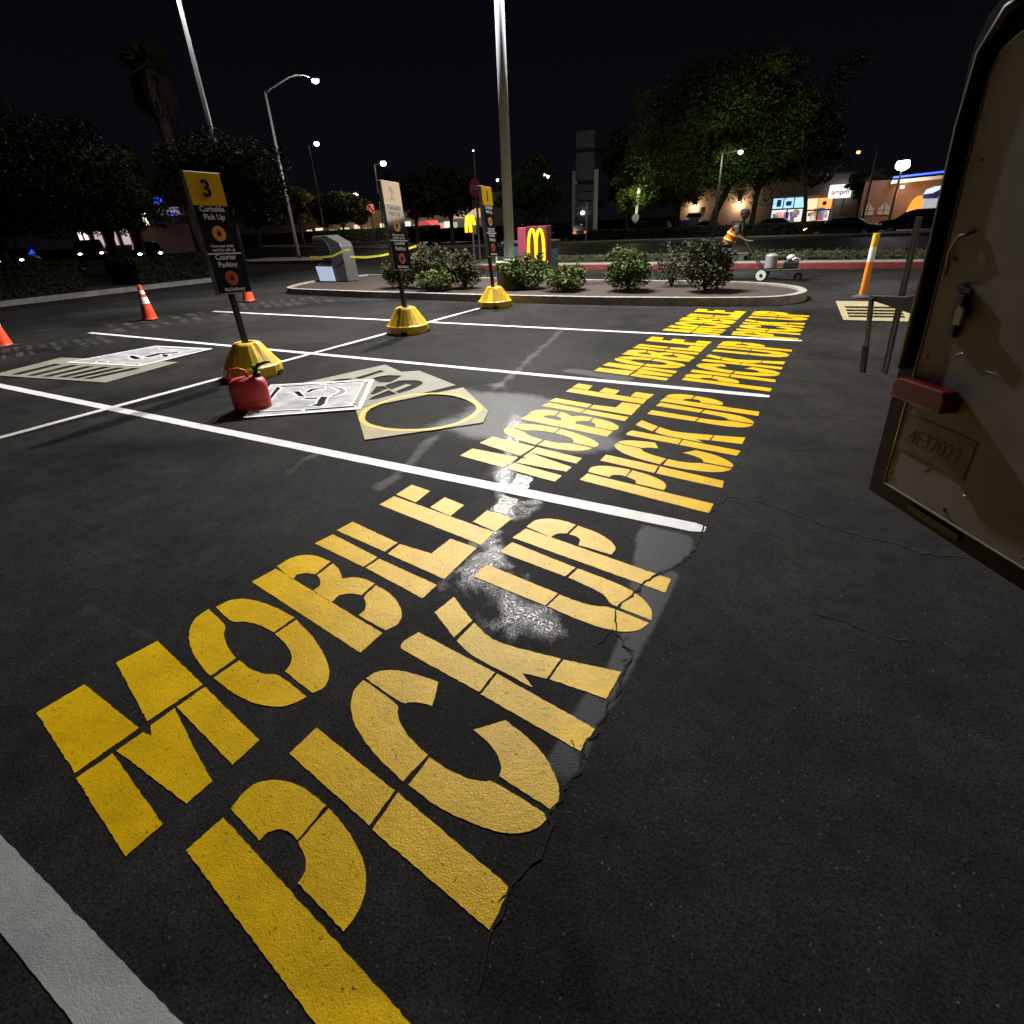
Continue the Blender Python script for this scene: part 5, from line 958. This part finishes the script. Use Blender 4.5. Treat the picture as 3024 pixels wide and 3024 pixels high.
for k in range(16):
    s0=sr.uniform(.08,.5); z0=sr.uniform(.8,1.75); a=sr.uniform(-.5,.9); pts=[DP(s0,z0,.0065)]
    for q in range(3): a+=sr.uniform(-.4,.4); L0=sr.uniform(.004,.02); s0+=L0*math.cos(a); z0+=L0*math.sin(a); pts.append(DP(s0,z0,.0065))
    mb=MB(); mb.tube(pts,.0007,4); mb.build('paint_scratch',M_scr,door)
for s0,z0 in [(.075,.79),(.075,1.15),(.07,1.40),(.055,1.62),(.3,.775),(.55,.775),(.25,1.84)]:
    mb=MB(); mb.sphere(DP(s0,z0,.007),.0055,n=8); mb.build('rivet',M_edge,door)
# latch on the skin
lt=dprism([(.115,1.345),(.165,1.335),(.165,1.325),(.115,1.325)],.007,.02,'latch_hook',M_black,door,.003)
dprism([(.125,1.325),(.155,1.322),(.158,1.215),(.13,1.215)],.007,.022,'latch_body',mat('latch_grey',(.06,.055,.05),.4,metal=.5),lt,.004)
dprism([(.150,1.30),(.175,1.29),(.175,1.25),(.150,1.25)],.022,.03,'latch_pin',M_edge,lt,.002)
mb=MB(); mb.tube([DP(.052,1.36,.006),DP(.056,1.42,.018),DP(.075,1.455,.02),DP(.11,1.465,.010)],.0035,8); mb.build('pull_loop',M_edge,door,smooth=True)
# latch arm and rods sticking out past the free edge
arm=dprism([(-.255,1.275),(-.10,1.288),(.0,1.312),(.02,1.312),(.02,1.262),(-.06,1.245),(-.255,1.262)],-.03,-.012,'latch_arm',mat('arm_steel',(.10,.095,.085),.4,metal=.6),door,.003)
def bar(p0,p1,wd,m,name,par,o=-.02):
    (s0,z0),(s1,z1)=p0,p1
    return dprism([(s0-wd/2,z0),(s0+wd/2,z0),(s1+wd/2,z1),(s1-wd/2,z1)],o-.004,o+.004,name,m,par,.001)
M_armst=mat('bar_steel',(.20,.19,.17),.4,metal=.6)
bar((-.150,1.50),(-.115,1.05),.011,M_armst,'lock_bar',door,-.032)
bar((-.166,1.50),(-.135,1.05),.005,M_armst,'lock_rod',door,-.036)
bar((-.235,1.27),(-.20,1.12),.018,M_armst,'handle_bar',door,-.006)
bar((-.205,1.125),(-.188,1.04),.024,M_black,'handle_grip',door,-.006)
bb=MB(); bb.box(1.02,3.2,-4.8,.62,.62,2.75); bb.build('cargo_body',mat('truck_body_paint',(.34,.32,.3),.5,noise=.3,nscale=1),t,bevel=.04)
bb=MB(); bb.box(1.05,3.15,-4.6,.60,.42,.60); bb.build('chassis',M_black,t)
bb=MB(); bb.prism([(-4.9,.45),(-6.6,.45),(-6.6,1.3),(-6.0,2.2),(-4.9,2.3)],0,1.1,3.1); bb.build('cab',mat('cab_paint',(.4,.38,.36),.4),t,bevel=.05)
for yy in (-.6,-5.6):
    for xx in (1.12,2.95):
        bb=MB(); bb.tube([(xx,yy,.42),(xx+.25,yy,.42)],.42,24); wo=bb.build('wheel',M_tyre,t); bb=MB(); bb.tube([(xx-.01,yy,.42),(xx+.26,yy,.42)],.22,16); bb.build('rim',M_rim,wo)
# ------------------------------------------------------------ added unseen lit board, mirrored as the glare on the second pick-up sign
t=thing('reflection_board','large plain lit board added beyond the right edge to reflect in the second pick-up sign','sign',BOARD_LOC,BOARD_RZ)
b=MB(); b.box(-1.7,1.7,-.1,.1,4.2,7.0); b.build('cabinet',M_black,t,bevel=.03)
b=MB(); b.box(-1.62,1.62,-.115,-.101,4.42,6.9); b.build('lit_panel',glow('reflection_board_light',(1,.86,.68),BOARD_E),t)
b=MB(); b.box(-1.1,-1.0,-.05,.05,0,4.2); b.box(1.0,1.1,-.05,.05,0,4.2); b.build('leg',M_black,t)
